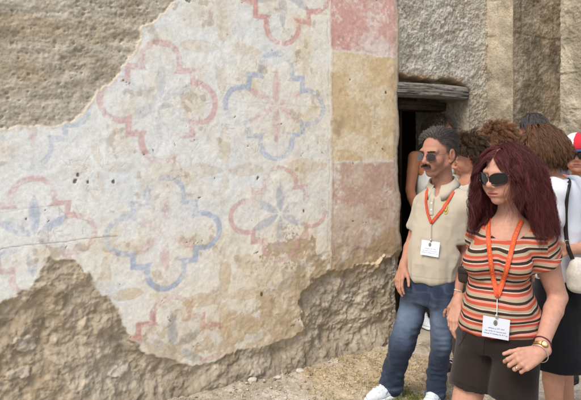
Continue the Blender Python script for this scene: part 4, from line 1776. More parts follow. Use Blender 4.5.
def shoe(par, an, f, k, upper, sole, accent, h=.006, name='shoe'):
    """sneaker around the ankle an pointing along f"""
    f = nrm(np.array([f[0], f[1], 0.0]))
    r = np.cross(f, UP)
    z0 = an[2] - .085
    g = np.array([an[0], an[1], z0])
    R = np.stack([r, f, UP])
    P = [ell(g + f * .0 + UP * .045, np.array([.040, .062, .045]) * k, R, .03), ell(g + f * .085 * k + UP * .030, np.array([.046, .095, .034]) * k, R, .03),
         rc(g + UP * .06, an + UP * .0, .042 * k, .045 * k, .03), rc(g + f * .03 * k + UP * .065, g + f * .10 * k + UP * .045, .026 * k, .022 * k, .03)]
    cut = Prim(lambda X, Y, Z: Z - (z0 + .018) + 0 * X + 0 * Y, g - .3, g + .3, .004, 's')
    hole = rc(an + UP * .02, an + UP * .08, .030 * k, .034 * k, .006, 's')

    def cf(V):
        d = (V - g) @ f
        s_ = np.abs((V - g) @ r)
        c = np.tile(upper, (len(V), 1))
        c = mixc(c, accent, .9 * sm(.006, .003, np.abs((V[:, 2] - z0 - .045) - .25 * np.sin(d * 40) * .06)) * (s_ > .02) * (d < .08))
        return c * (1 + .06 * vn3(V * 30, 3))[:, None]
    o, V, Q = cloth(name, P + [cut, hole], h, par, M['leather'], cf, (), 2)
    S = [loft([(g + UP * .0, .046 * k, .07 * k), (g + UP * .024, .046 * k, .07 * k)], r, f, .02, 'u', 2.5, .006),
         loft([(g + f * .09 * k, .050 * k, .098 * k), (g + f * .09 * k + UP * .024, .049 * k, .098 * k)], r, f, .03, 'u', 2.3, .006)]
    cloth('sole', S, h, o, M['rubber'], plain(sole, .05), (), 2)
    lc = MB()
    for q in range(4):
        c = g + f * (.045 + .022 * q) * k + UP * (.084 - .011 * q) * k
        a, N = onto(P, np.array([c - r * .024 * k, c - r * .01, c + r * .01, c + r * .024 * k]), .002)
        lc.tube(a, .003, 6, lin(232, 234, 238))
    lc.build('laces', M['cloth'], o)
    return o

def ray(px, py):
    return nrm(np.array([(px - CX) / F, 1.0, (HY - py) / F]))


def seen(prims, pts, z, off=.004, reach=.35):
    """where the sight lines through photo points meet a garment lying about z metres away"""
    P = np.array([W(x, y, z) for x, y in pts])
    D = np.array([ray(x, y) for x, y in pts])
    return from_front(prims, P, D, off, reach)[0]


def strand_path(prims, pts, z, n=40, off=.004):
    return seen(prims, smooth2(pts, n), z, off)


def smooth2(pts, n):
    p = np.c_[np.array(pts, float), np.zeros(len(pts))]
    return smooth_path(p, n)[:, :2]


def collar(par, c, rv, fv, axis_, r0, col, gap=20, tall=.040, tip=.05, m=None, under=None):
    axis_ = nrm(axis_)
    rv = nrm(rv - (rv @ axis_) * axis_)
    fv = np.cross(axis_, rv)
    V = []
    th = np.radians(np.linspace(gap, 360 - gap, 61))
    for a in th:
        fr = max(0.0, math.cos(a))
        d = fv * math.cos(a) + rv * math.sin(a)
        e = math.exp(-((math.degrees(min(a, 2 * math.pi - a)) - gap) / 30) ** 2)
        top = tall * (1 - .35 * fr)
        lowz = top - .046 - tip * e
        ro = .034 + .030 * e
        V += [c + d * (r0 - .004) - axis_ * .02, c + d * (r0 - .001) + axis_ * top * .6, c + d * (r0 + .003) + axis_ * top, c + d * (r0 + .010) + axis_ * (top - .001),
              c + d * (r0 + ro * .62) + axis_ * (top * .4 + lowz * .6), c + d * (r0 + ro) + axis_ * lowz, c + d * (r0 + ro - .005) + axis_ * (lowz + .001)]
    V = np.array(V)
    n = 7
    if under is not None:
        for row, off in ((4, .010), (5, .008), (6, .004)):
            q = V[row::n]
            d = ev(under, q)
            k = d < off
            q[k] = onto(under, q[k], off, 20)[0]
            V[row::n] = q
    Q = [[i * n + k, i * n + k + 1, (i + 1) * n + k + 1, (i + 1) * n + k] for i in range(len(th) - 1) for k in range(n - 1)]
    return mk('collar', np.array(V), np.array(Q), m or M['cloth'], par, {'col': np.tile(col, (len(V), 1))})


# ---------------------------------------------------------------- the man in the polo shirt
def build_man():
    zc = 3.55
    t = thing('person', 'man in beige polo shirt and jeans with moustache, red lanyard and tinted glasses', 'person', (W(418, 400, zc)[0], zc, 0))
    fb = facing(36)
    rv, _, _ = basis(fb)
    H = Head(W(437.5, 153.5, 3.53), facing(52, -9), nrm(np.array([.03, 0, 1])), 1.12)
    nb = W(443, 188, 3.575)
    shR, shL = W(424, 204, 3.66), W(463.5, 204, 3.47)
    elR, wrR = W(413, 241, 3.68), W(403, 267, 3.58)
    elL, wrL = W(466, 250, 3.52), W(456.5, 293, 3.44)
    hpR, hpL = W(417.5, 291, 3.62), W(441.5, 292, 3.50)
    knR, knL = W(402.5, 343, 3.60), W(441, 346, 3.50)
    anR, anL = W(391, 379.5, 3.72), W(435, 386, 3.62)
    skin = lin(172, 124, 102)

    def S(px, py, rx, ry, z=zc):
        return (W(px, py, z), rx, ry)
    # body under the clothes
    P = head_prims(H, True, nb)
    P += [loft([S(432, 296, .10, .085), S(432, 270, .135, .10), S(434, 245, .14, .095), S(438, 220, .155, .098), S(441, 204, .15, .085), S(443, 190, .07, .06)], rv, fb, .03)]
    P += [rc(nb, shR, .05, .052, .03), rc(nb, shL, .05, .052, .03)]
    P += arm_prims(shR, elR, wrR, .95) + arm_prims(shL, elL, wrL, 1.0)
    P += leg_prims(hpR, knR, anR, .66) + leg_prims(hpL, knL, anL, .58) + foot_prims(anR, facing(55)) + foot_prims(anL, facing(20))
    dR = nrm(W(397.5, 284, 3.52) - wrR)
    hR, bR, tR = hand_prims(wrR, dR, nrm(np.array([.75, .5, -.1])), nrm(np.array([-.3, -.9, 0.1])), [(.28, .35, .25), (.32, .42, .3), (.4, .5, .3), (.5, .5, .3)], 1.0, (.75, .45, .3), .05)
    dL = nrm(W(449.5, 313, 3.40) - wrL)
    hL, bL, tL = hand_prims(wrL, dL, nrm(np.array([.55, .75, .1])), nrm(np.array([-.85, -.35, 0])), [(.35, .5, .35), (.5, .6, .4), (.6, .7, .4), (.7, .7, .4)], 1.0, (.55, .75, .0), .06)
    P += hR + hL
    hb = (H.c - .17, H.c + np.array([.17, .17, .20]), .0032)
    fine = [hb, (bR[0], bR[1], .0022), (bL[0], bL[1], .0022)]
    body = skin_mesh('body', P, fine, .0065, t, face_colour(H, skin, lin(158, 100, 88), True, .42))
    # polo shirt
    a, b = shL + (elL - shL) * .70, shR + (elR - shR) * .62
    T = [loft([S(432, 278.5, .148, .120), S(432.5, 268, .148, .120), S(435, 248, .152, .116), S(438.5, 226, .158, .112), S(441.5, 208, .156, .104), S(442, 197, .135, .09), S(443.5, 188, .075, .07)], rv, fb, .03, 'u', 2.3, .012)]
    T += [rc(nb - UP * .015, shR, .05, .060, .04), rc(nb - UP * .015, shL, .05, .066, .04)]
    T += [rc(shL, a, .066, .068, .035), rc(shR, b, .056, .056, .03)]
    T += [rc(a + (elL - shL) * -.12, a + (elL - shL) * .35, .056, .064, .006, 's'), rc(b + (elR - shR) * -.12, b + (elR - shR) * .35, .043, .047, .006, 's')]
    cutL = nrm(elL - shL)
    for q, d in ((a, cutL), (b, nrm(elR - shR))):
        T.append(Prim(lambda X, Y, Z, q=q, d=d: np.maximum(-((X - q[0]) * d[0] + (Y - q[1]) * d[1] + (Z - q[2]) * d[2] - .016), np.sqrt((X - q[0]) ** 2 + (Y - q[1]) ** 2 + (Z - q[2]) ** 2) - .12), q - .12, q + .12, .006, 's'))
    T.append(rc(nb + UP * .02 + fb * .02, nb + UP * .08, .066, .07, .01, 's'))
    T.append(ell(nb + fb * .085 - UP * .012, (.020, .06, .046), np.stack([rv, fb, UP]), .006, 's'))
    base = lin(180, 170, 152)
    zh = S(0, 277, 0, 0)[0][2]

    def pc(V):
        c = plain(base, .04, 2)(V)
        hem = np.exp(-((V[:, 2] - zh - .022) / .0022) ** 2)
        sl = (V - a) @ cutL
        hem = np.maximum(hem, np.exp(-((sl + .012) / .0025) ** 2) * (np.linalg.norm(V - a, axis=1) < .11))
        return c * (1 - .22 * hem)[:, None]
    torso_m = lambda V: .35 + .65 * sm(.95, 1.15, V[:, 2])
    po, pV, pQ = cloth('polo_shirt', T, .0052, t, M['cloth'], pc, (fold(.009, 4.5, (1.3, 1.3, 1.0), 4), fold(.0055, 9, (1.7, 1.7, .7), 9), fold(.0022, 22, (1.3, 1.3, .8), 11), fold(.015, 4.6, (2.2, 2.2, .55), 14, lambda V: sm(1.15, .9, V[:, 2]))))
    shirt = po
    cov = Cover((pV, pQ))
    collar(shirt, nb + UP * .020 + fb * .006, rv, fb, UP * .9 + fb * .30, .069, base, 16, .036, .030, None, T)
    # placket with buttons, breast emblem
    g = MB()
    pth, pN = cov.at(smooth2([(432.2, 198), (431.4, 205), (431.2, 215)], 24), .003)
    V, Q, al, ac = strip(pth, pN, .013, .0015)
    g.add(V, Q, None, base)
    for i in (7, 16):
        N = pN[i]
        e = nrm(np.cross(N, UP))
        ang = np.arange(12) / 12 * 2 * np.pi
        rim = pth[i] + N * .0035 + .0055 * (e * np.cos(ang)[:, None] + np.cross(N, e) * np.sin(ang)[:, None])
        g.add(np.concatenate([rim, [pth[i] + N * .005]]), None, [[k, (k + 1) % 12, 12] for k in range(12)], lin(226, 220, 205))
    g.build('placket', M['cloth'], shirt)
    g = MB()
    ec = (445.5, 207.5)
    for rr, col, of in ((1.0, lin(186, 164, 84), .0062), (.72, lin(118, 118, 76), .0068), (.5, lin(190, 168, 92), .0074), (.24, lin(120, 98, 56), .0080)):
        ang = np.arange(28) / 28 * 2 * np.pi
        pts = [(ec[0] + 3.2 * rr * math.cos(q), ec[1] + 6.6 * rr * math.sin(q)) for q in ang] + [ec]
        V = cov.at(pts, of - .003)[0]
        g.add(V, None, [[k, (k + 1) % 28, 28] for k in range(28)], col)
    g.build('emblem', M['cloth'], shirt)
    # jeans
    den, fade = lin(44, 53, 72), lin(108, 123, 144)
    J = [rc(hpR, hpR + (knR - hpR) * .5, .084, .077, .01), rc(hpR + (knR - hpR) * .5, knR, .077, .069, .008), rc(knR, knR + (anR - knR) * .75, .069, .061, .008), rc(knR + (anR - knR) * .75, anR + UP * -.035, .061, .068, .008)]
    J += [rc(hpL, hpL + (knL - hpL) * .5, .078, .064, .012), rc(hpL + (knL - hpL) * .5, knL, .064, .054, .008), rc(knL, knL + (anL - knL) * .75, .054, .051, .008), rc(knL + (anL - knL) * .75, anL + UP * -.04, .051, .060, .008)]
    J += [loft([S(430, 302, .125, .10), S(431, 294, .145, .116), S(432, 281, .146, .118), S(432, 270, .138, .110)], rv, fb, .045, 'u', 2.2, .008)]
    for an, kn in ((anR, knR), (anL, knL)):
        d = nrm(an - kn)
        J.append(rc(an + d * .055, an + d * .14, .048, .056, .008, 's'))

    def jc(V):
        c = np.tile(den, (len(V), 1))
        f = np.zeros(len(V))
        for h_, k_, a_ in ((hpR, knR, anR), (hpL, knL, anL)):
            ax = k_ - h_
            s = np.clip(((V - h_) @ ax) / (ax @ ax), -.2, 2)
            cl = h_ + ax * s[:, None]
            q = (V - cl)
            fr = q @ nrm(fb * .8 - rv * 0 + np.array([0, -.3, 0]))
            f = np.maximum(f, sm(.01, .075, fr) * np.exp(-((s - .55) / .38) ** 2))
        n = vn3(V * np.array([18, 18, 7]), 31)
        c = mixc(c, fade, np.clip(.62 * f * (1 + .4 * n), 0, 1))
        wh = sm(.25, .0, np.abs(vn3(V * np.array([14, 14, 30]), 33)))
        c = mixc(c, fade, .22 * wh * sm(.5, .75, V[:, 2]))
        c = c * (1 + .16 * n + .10 * vn3(V * 60, 35))[:, None]
        hem = np.zeros(len(V))
        for an in (anR, anL):
            hem = np.maximum(hem, sm(.02, .0, np.abs(V[:, 2] - an[2] + .035)) * (np.hypot(V[:, 0] - an[0], V[:, 1] - an[1]) < .11))
        return mixc(c, fade * .9, .35 * hem)
    low = lambda V: .35 + 1.0 * sm(.42, .12, V[:, 2]) + .6 * np.exp(-((V[:, 2] - .40) / .09) ** 2)
    jeans, jV, jQ = cloth('jeans', J, .0055, t, M['denim'], jc, (fold(.003, 9, (.7, .7, 2.0), 20, low), fold(.0055, 17, (.8, .8, 1.8), 24, low), fold(.0032, 32, (.8, .8, 1.5), 26, low), fold(.006, 8, (1.8, 1.8, .7), 28)))
    jcov = Cover((jV, jQ))
    # seams and pocket edge
    g = MB()
    for pts in ([(431, 281), (430, 290), (428.5, 300), (427, 307)], [(409, 281), (411, 290), (417, 296)], [(446, 283), (449, 291), (454, 296)]):
        pth = jcov.at(smooth2(pts, 26), .0012)[0]
        g = MB()
        g.tube(pth, .0018, 5, lin(70, 74, 88))
        g.build('seam', M['denim'], jeans)
    # shoes
    shoe(t, anR + UP * -.02, facing(58), 1.08, lin(206, 210, 216), lin(222, 224, 226), lin(76, 96, 140))
    shoe(t, anL + UP * -.02, facing(30), 1.08, lin(206, 210, 216), lin(222, 224, 226), lin(76, 96, 140))
    # hair
    coll = [ell(H.p(0, -.018, .03), np.array([.074, .096, .086]) * H.k, H.R, .02 * H.k), ell(H.p(0, .022, -.02), np.array([.062, .070, .085]) * H.k, H.R, .03)]
    roots, nn, L = scalp(H, 9000, short_test, 3)
    rr = np.random.default_rng(1)
    frt = sm(.0, .05, L[:, 1])[:, None]
    top = sm(.03, .09, L[:, 2])
    d0 = nn * .35 + frt * ((H.f * .35 + H.u * .45 + H.r * .5)[None] * (rr.uniform(0, 1, (len(L), 1)) < .55) + (H.f * -.8 + H.u * .3 + H.r * .2)[None]) + (1 - frt) * (H.u * -.4 * (1 - top[:, None]) - H.f * .6 + H.r * .25 * top[:, None])
    bp = [ell(H.p(0, -.030, .040), np.array([.076, .092, .085]) * H.k, H.R, .01), ell(H.p(0, .12, -.01), np.array([.12, .105, .088]) * H.k, H.R, .02, 's'),
          ell(H.p(0, .02, -.10), np.array([.12, .14, .075]) * H.k, H.R, .02, 's')]
    strands('hair', t, roots, nn, (.026 + .040 * top) * rr.uniform(.75, 1.15, len(L)), hcol(lin(42, 37, 35), lin(104, 97, 92), lin(146, 140, 134)), coll, .003 + .024 * top * rr.uniform(.15, 1, len(roots)), 10, d0, .2, pull=(-H.f * .5 - UP * .7 + H.r * .3),
            wave=.003, wfreq=70, clumps=800, cl=.5, r=.00068, seed=2, base=(*solid(bp, .006, 3), lin(34, 30, 29)))
    rg = np.random.default_rng(9)
    n = 420                                                   # moustache
    x = rg.uniform(-.027, .027, n)
    z = -.0455 - .005 * (np.abs(x) / .030) ** 1.6 + rg.normal(0, .0026, n)
    q, N = onto(P, H.pts(np.stack([x, np.full(n, .10), z], 1)), .0006, 20)
    strands('moustache', t, q, N * .35, .0115, hcol(lin(22, 18, 17), lin(52, 44, 40)), P, .002 + .0035 * rg.uniform(0, 1, n), 6, (-H.u * .9)[None] + np.sign(x)[:, None] * H.r[None] * 1.0 * (np.abs(x) / .03)[:, None], .1, clumps=200, cl=.3, r=.0010, seed=5)
    for s in (-1, 1):                                         # eyebrows
        n = 150
        x = s * rg.uniform(.010, .050, n)
        z = .0240 + .0018 * np.sin((np.abs(x) - .01) / .04 * 2.4) + rg.normal(0, .0012, n)
        q, N = onto(P, H.pts(np.stack([x, .095 - .4 * np.maximum(0, np.abs(x) - .02), z], 1)), .0006, 20)
        strands('eyebrow', t, q, N * .3, .011, hcol(lin(40, 34, 31), lin(74, 64, 58)), P, .002, 5, (s * H.r * 1.4 + H.u * .1)[None], .1, clumps=60, cl=.3, r=.0008, seed=6, jitter=.03)
    sunglasses(H, t, .054, .041, .017, .101, -.004, M['tint'], lin(90, 60, 66), lin(96, 92, 92), 2.6, .20, .0011, .0013, 0.0, .076)
    # lanyard and badge
    lanyard(t, cov, [[(453.5, 191.5), (451, 196), (443, 209), (431.3, 223)], [(428.5, 187), (426.6, 192), (425.8, 202), (427.5, 213), (431.3, 223)]], .0085, (lin(188, 68, 46), lin(210, 130, 62)),
            [(420.3, 254.5), (438.6, 257.2), (440.0, 242.6), (421.9, 239.7)])
    # cord bracelet
    g = MB()
    ax = nrm(wrL - elL)
    a_ = nrm(np.cross(ax, UP))
    b_ = np.cross(ax, a_)
    th = np.linspace(0, 2 * np.pi, 25)
    c = wrL - ax * .012
    g.tube(c + .0275 * (a_ * np.cos(th)[:, None] + b_ * np.sin(th)[:, None]), .004, 7, lin(196, 184, 160), False)
    g.build('bracelet', M['leather'], t)
    return t


build_man()


# ---------------------------------------------------------------- the woman in the striped top
STR = []
_p = 0.0
_B, _T, _O, _P, _W = lin(56, 44, 36), lin(165, 147, 123), lin(178, 80, 57), lin(193, 136, 121), lin(198, 180, 167)
for _w, _c in ((.010, _B), (.004, _W), (.009, _T), (.012, _O), (.008, _P), (.009, _B), (.010, _T), (.006, _P), (.011, _O), (.004, _W), (.010, _B), (.008, _P), (.010, _O), (.009, _T)):
    STR.append((_p, _c))
    _p += _w
STR.append((_p, None))


def stripes(s):
    per = STR[-1][0]
    s = np.mod(s, per)
    c = np.zeros((len(s), 3))
    for i in range(len(STR) - 1):
        a, b = STR[i][0], STR[i + 1][0]
        k = (s >= a) & (s < b)
        c[k] = STR[i][1]
    return c


def stripe_material():
    """knitted stripes: the band follows the attribute that measures height along the cloth"""
    m = bpy.data.materials.new('striped_knit')
    m.use_nodes = True
    nt = m.node_tree
    b = nt.nodes['Principled BSDF']
    b.inputs['Roughness'].default_value = .88
    b.inputs['Specular IOR Level'].default_value = .12
    at = nt.nodes.new('ShaderNodeAttribute')
    at.attribute_name = 'run'
    per = STR[-1][0]
    dv = nt.nodes.new('ShaderNodeMath')
    dv.operation = 'DIVIDE'
    dv.inputs[1].default_value = per
    fr = nt.nodes.new('ShaderNodeMath')
    fr.operation = 'FRACT'
    rp = nt.nodes.new('ShaderNodeValToRGB')
    rp.color_ramp.interpolation = 'CONSTANT'
    els = rp.color_ramp.elements
    for i, (a, c) in enumerate(STR[:-1]):
        e = els[i] if i < 2 else els.new(a / per)
        e.position = a / per
        e.color = (*c, 1)
    tc = nt.nodes.new('ShaderNodeTexCoord')
    n = nt.nodes.new('ShaderNodeTexNoise')
    n.inputs['Scale'].default_value = 420
    nt.links.new(tc.outputs['Object'], n.inputs['Vector'])
    ad = nt.nodes.new('ShaderNodeMath')
    ad.operation = 'MULTIPLY_ADD'
    ad.inputs[1].default_value = .0016
    nt.links.new(n.outputs['Fac'], ad.inputs[0])
    a2, a3 = nt.nodes.new('ShaderNodeAttribute'), nt.nodes.new('ShaderNodeAttribute')
    a2.attribute_name, a3.attribute_name = 'runs', 'slv'
    gt = nt.nodes.new('ShaderNodeMath')
    gt.operation = 'GREATER_THAN'
    gt.inputs[1].default_value = .5
    nt.links.new(a3.outputs['Fac'], gt.inputs[0])
    mx = nt.nodes.new('ShaderNodeMix')
    nt.links.new(gt.outputs[0], mx.inputs[0])
    nt.links.new(at.outputs['Fac'], mx.inputs[2])
    nt.links.new(a2.outputs['Fac'], mx.inputs[3])
    nt.links.new(mx.outputs[0], ad.inputs[2])
    nt.links.new(ad.outputs[0], dv.inputs[0])
    nt.links.new(dv.outputs[0], fr.inputs[0])
    nt.links.new(fr.outputs[0], rp.inputs[0])
    nt.links.new(rp.outputs[0], b.inputs['Base Color'])
    bp = nt.nodes.new('ShaderNodeBump')
    bp.inputs['Distance'].default_value = .0007
    n2 = nt.nodes.new('ShaderNodeTexNoise')
    n2.inputs['Scale'].default_value = 800
    nt.links.new(tc.outputs['Object'], n2.inputs['Vector'])
    nt.links.new(n2.outputs['Fac'], bp.inputs['Height'])
    nt.links.new(bp.outputs[0], b.inputs['Normal'])
    return m


def build_woman():
    zc = 2.5
    t = thing('person', 'woman with long burgundy hair, wraparound sunglasses, striped orange and brown top and brown shorts', 'person', (W(495, 400, zc)[0], zc, 0))
    fb = facing(28)
    rv, _, _ = basis(fb)
    H = Head(W(505.5, 175, 2.49), facing(55, -7), nrm(np.array([-.02, 0, 1])), 1.0)
    nb = W(509, 221, 2.525)
    shR, shL = W(482, 237, 2.60), W(540, 243, 2.445)
    elR, wrR = W(484, 290, 2.80), W(458, 303, 2.66)
    elL, wrL = W(558, 297, 2.47), W(539, 353, 2.285)
    hpR, hpL = W(481, 338, 2.57), W(519, 340, 2.46)
    knR, knL = W(462, 420, 2.50), W(508, 428, 2.42)
    anR, anL = W(463, 500, 2.62), W(516, 503, 2.50)
    skin = lin(187, 140, 119)

    def S(px, py, rx, ry, z=zc):
        return (W(px, py, z), rx, ry)
    secs = [S(500.5, 331, .164, .134), S(500.5, 312, .158, .128), S(499.5, 292, .136, .112), S(499.5, 275, .118, .100), S(500, 260, .124, .096), S(504, 245, .130, .090), S(508, 233, .120, .078), S(510, 224, .07, .060)]
    bust = [ell(secs[4][0] + rv * s * .066 + fb * .076 + UP * .004, (.066, .064, .068), np.stack([rv, fb, UP]), .035) for s in (-1, 1)]
    P = head_prims(H, False, nb)
    P += [loft([(c, a - .010, b - .010) for c, a, b in secs], rv, fb, .03)] + [ell(secs[4][0] + rv * s * .062 + fb * .055, (.058, .058, .060), np.stack([rv, fb, UP]), .035) for s in (-1, 1)]
    P += [rc(nb - UP * .01, shR, .042, .048, .04), rc(nb - UP * .01, shL, .042, .050, .04)]
    P += [rc(nb - UP * .02 + fb * .035 + rv * .02 * s, (shR if s > 0 else shL) + fb * .035 + UP * .012, .010, .009, .02) for s in (1, -1)]     # collar bones
    P += arm_prims(shR, elR, wrR, .9)
    m_ = elL + (wrL - elL) * .25
    w2 = elL + (wrL - elL) * .80
    up_ = shL + (elL - shL) * .45
    P += [group([rc(shL, up_, .053, .048, .01), rc(up_, elL, .048, .037, .01), rc(elL, m_, .037, .038, .012), rc(m_, w2, .038, .027, .01), rc(w2, wrL, .028, .0250, .008)], .008)]
    P += leg_prims(hpR, knR, anR, .93) + leg_prims(hpL, knL, anL, .93) + foot_prims(anR, facing(30), .9) + foot_prims(anL, facing(15), .9)
    dL = nrm(W(519.5, 363, 2.255) - wrL)
    hL, bL, tL = hand_prims(wrL, dL, nrm(np.array([-.15, .80, -.58])), nrm(np.array([-.45, -.30, .80])), [(.75, .75, .4), (.95, 1.0, .5), (1.05, 1.1, .6), (1.1, 1.1, .6)], .98, (.80, .42, .30), .04, (.25, .2))
    dR = nrm(W(451, 326, 2.62) - wrR)
    hR, bR, tR = hand_prims(wrR, dR, nrm(np.array([.8, .45, 0])), nrm(np.array([-.35, -.9, 0])), [(.3, .4, .3), (.35, .45, .3), (.45, .5, .3), (.5, .5, .3)], .92, (.8, .4, .2), .04)
    P += hL + hR
    hb = (H.c - np.array([.15, .15, .15]), H.c + np.array([.15, .15, .16]), .0026)
    fine = [hb, (bL[0], bL[1], .0018), (bR[0], bR[1], .0024)]
    fc = face_colour(H, skin, lin(176, 104, 96), False, 0)

    def bc(V):
        c = fc(V)
        n = vn3(V * 70, 41)
        fr = sm(.45, .75, n) * (V[:, 2] < 1.33)
        c = c * (1 - .10 * fr)[:, None]
        for q in tL[:4]:                                       # finger nails
            d = np.linalg.norm(V - (q[0] + q[2] * .005 - q[1] * .002), axis=1)
            c = mixc(c, lin(222, 180, 166), .8 * sm(.0075, .006, d))
        return c
    bV, bQ = skin_mesh('body', P, fine, .0055, t, bc, lo=(-9, -9, .0))
    # knitted top
    a, b = shL + (elL - shL) * .33, shR + (elR - shR) * .30
    T = [loft(secs, rv, fb, .03, 'u', 2.2, .010)] + bust
    T += [ell(secs[1][0] + fb * .045 + UP * .02, (.105, .072, .075), np.stack([rv, fb, UP]), .04)]
    T += [rc(nb - UP * .018, shR, .040, .058, .04), rc(nb - UP * .018, shL, .040, .058, .04), rc(shL, a, .061, .066, .035), rc(shR, b, .060, .062, .035)]
    for q, d in ((a, nrm(elL - shL + np.array([.06, 0, -.0]))), (b, nrm(elR - shR))):
        T.append(Prim(lambda X, Y, Z, q=q, d=d: np.maximum(-((X - q[0]) * d[0] + (Y - q[1]) * d[1] + (Z - q[2]) * d[2] - .012), np.sqrt((X - q[0]) ** 2 + (Y - q[1]) ** 2 + (Z - q[2]) ** 2) - .11), q - .11, q + .11, .004, 's'))
    T += [rc(a - (elL - shL) * .03, a + (elL - shL) * .3, .056, .063, .004, 's'), rc(b - (elR - shR) * .05, b + (elR - shR) * .3, .052, .056, .004, 's')]
    T += [ell(nb + fb * .045 + UP * .012, (.100, .108, .098), np.stack([rv, fb, UP]), .010, 's')]
    b0, b1 = bounds(T)
    V, Q = nets(T, b0, b1, .0042)
    V = relax(V, Q, 3)
    N = vnormals(V, Q)
    fz = lambda V: sm(1.03, .86, V[:, 2])
    for fn in (fold(.0060, 6, (.8, .8, 1.6), 50), fold(.0110, 7, (.5, .5, 2.4), 54, fz), fold(.0042, 16, (1, 1, 1.8), 58)):
        V = V + N * fn(V, N)[:, None]
    V0, Q0 = V, Q
    # height along the cloth, for the stripes
    cx = np.interp(V[:, 2], [s[0][2] for s in secs], [s[0][0] for s in secs])
    cy = np.interp(V[:, 2], [s[0][2] for s in secs], [s[0][1] for s in secs])
    fcm = (V[:, 0] - cx) * fb[0] + (V[:, 1] - cy) * fb[1]
    rcm = (V[:, 0] - cx) * rv[0] + (V[:, 1] - cy) * rv[1]
    run = V[:, 2] + .16 * fcm + .010 * vn3(V * 9, 60) + .03 * rcm * rcm * 8
    run = run - .79 + .006
    axL = nrm(elL - shL + np.array([.03, 0, 0]))
    sv = (V - shL) @ axL
    rad = np.linalg.norm((V - shL) - sv[:, None] * axL, axis=1)
    insl = ((V - shL) @ -rv > .035) & (V[:, 2] > 1.10)
    runs = -sv * 1.0 + .042 + .08 * ((V - shL) @ fb)
    slv = np.minimum(((V - shL) @ -rv - .035) * 20, (V[:, 2] - 1.10) * 20) + .5
    mk('striped_top', V, Q, stripe_material(), t, {'run': run, 'runs': runs, 'slv': slv})
    # shorts
    bw = lin(41, 33, 29)
    eR, eL = hpR + (knR - hpR) * .56, hpL + (knL - hpL) * .60
    J = [rc(hpR, eR, .088, .086, .014), rc(hpL, eL, .092, .095, .014)]
    J += [loft([S(499, 348, .120, .10), S(500, 338, .163, .130), S(500.5, 324, .150, .116), S(500, 314, .138, .106)], rv, fb, .05, 'u', 2.2, .008)]
    for q, h_ in ((eR, hpR), (eL, hpL)):
        d = nrm(q - h_)
        J.append(Prim(lambda X, Y, Z, q=q, d=d: np.maximum(-((X - q[0]) * d[0] + (Y - q[1]) * d[1] + (Z - q[2]) * d[2] - .03), np.sqrt((X - q[0]) ** 2 + (Y - q[1]) ** 2 + (Z - q[2]) ** 2) - .17), q - .17, q + .17, .004, 's'))
        J.append(rc(q - d * .02, q + d * .2, .074, .084, .006, 's'))
    sh, jV, jQ = cloth('shorts', J, .005, t, M['cloth'], lambda V: plain(bw, .10, 70)(V) * (1 - .35 * np.maximum.reduce([sm(.0022, .0008, np.abs((V - q) @ nrm(q - h_) - .008)) for q, h_ in ((eR, hpR), (eL, hpL))]))[:, None], (fold(.008, 6, (1.5, 1.5, .7), 72), fold(.006, 9, (1, 1, 1.6), 76, lambda V: sm(.58, .72, V[:, 2]))))
    scov = Cover((jV, jQ))
    for pts, r_ in (([(485, 338), (483, 352), (482, 362)], .0025), ([(467, 332), (463, 339), (459, 346)], .0016)):
        g = MB()
        g.tube(scov.at(smooth2(pts, 26), .001)[0], r_, 5, bw * .6)
        g.build('seam', M['cloth'], sh)
    # long layered hair
    cr = [ell(H.p(0, -.018, .03), (.074, .096, .086), H.R, .02), ell(H.p(0, .022, -.02), (.062, .070, .085), H.R, .03), rc(H.p(0, -.022, -.05), nb, .048, .052, .03)]
    bcoll = [rc(nb - UP * .018, shR, .045, .062, .04), rc(nb - UP * .018, shL, .045, .068, .04), loft([(c, a_ + .004, b_ + .004) for c, a_, b_ in secs], rv, fb, .03)] + bust

    def test(x, y, z):
        return (z > -.05) & ((y < .012) | (z > .050)) & ((y < .060) | (z > .080)) & ~((y > -.0) & (z < .02))
    roots, nn, L = scalp(H, 30000, test, 13, .004)
    cr = cr + [ell(H.p(-.004, .105, -.068), (.056, .07, .080), H.R, .004)]     # locks part round the face
    rg = np.random.default_rng(3)
    x, y, z = L.T
    front = (y > .025) & (np.abs(x + .006) < .052)
    side = sm(.02, .07, np.abs(x))
    ln = np.where(front, .088 + .016 * rg.uniform(-1, 1, len(x)), .255 + .085 * sm(-.02, .09, z) + .07 * rg.uniform(-1, 1, len(x)))
    ln = ln * (1 - .30 * (rg.uniform(0, 1, len(x)) ** 2) * ~front)
    back = sm(.05, -.06, y)
    lft = (x < 0) * side
    clr = np.where(front, .003 + .009 * rg.uniform(0, 1, len(x)), (.004 + .044 * np.clip(.16 + .52 * back + .80 * lft - .10 * (x > 0) * side, .04, 1.4) * rg.uniform(0, 1, len(x)) ** .8))
    d0 = nn * .15 + np.where(front[:, None], (H.f * .9 - H.u * .1)[None] + np.where(x > .006, .8, -.8)[:, None] * H.r[None], (np.where(x > .012, 1.0, -1.0) * .7)[:, None] * H.r[None] + (-H.u * .05 - H.f * .25)[None])
    pull = np.where(front[:, None], (-UP * 1.0)[None] + np.where(x > .006, .75, -.75)[:, None] * H.r[None], -UP[None] + .14 * (x > 0)[:, None] * (fb * .8 + rv * .05)[None] - .19 * (x <= 0)[:, None] * rv[None])
    d1, d2 = lin(36, 20, 23), lin(104, 46, 46)
    bp = [ell(H.p(0, -.026, .034), (.078, .096, .084), H.R, .01), ell(H.p(0, -.055, -.04), (.082, .075, .11), H.R, .03), ell(H.p(.0, -.072, -.14), (.080, .052, .075), H.R, .04),
          ell(H.p(-.05, -.045, -.06), (.045, .05, .10), H.R, .03), ell(H.p(.055, -.03, -.06), (.038, .05, .10), H.R, .03),
          ell(H.p(0, .115, -.03), (.085, .085, .108), H.R, .02, 's')]
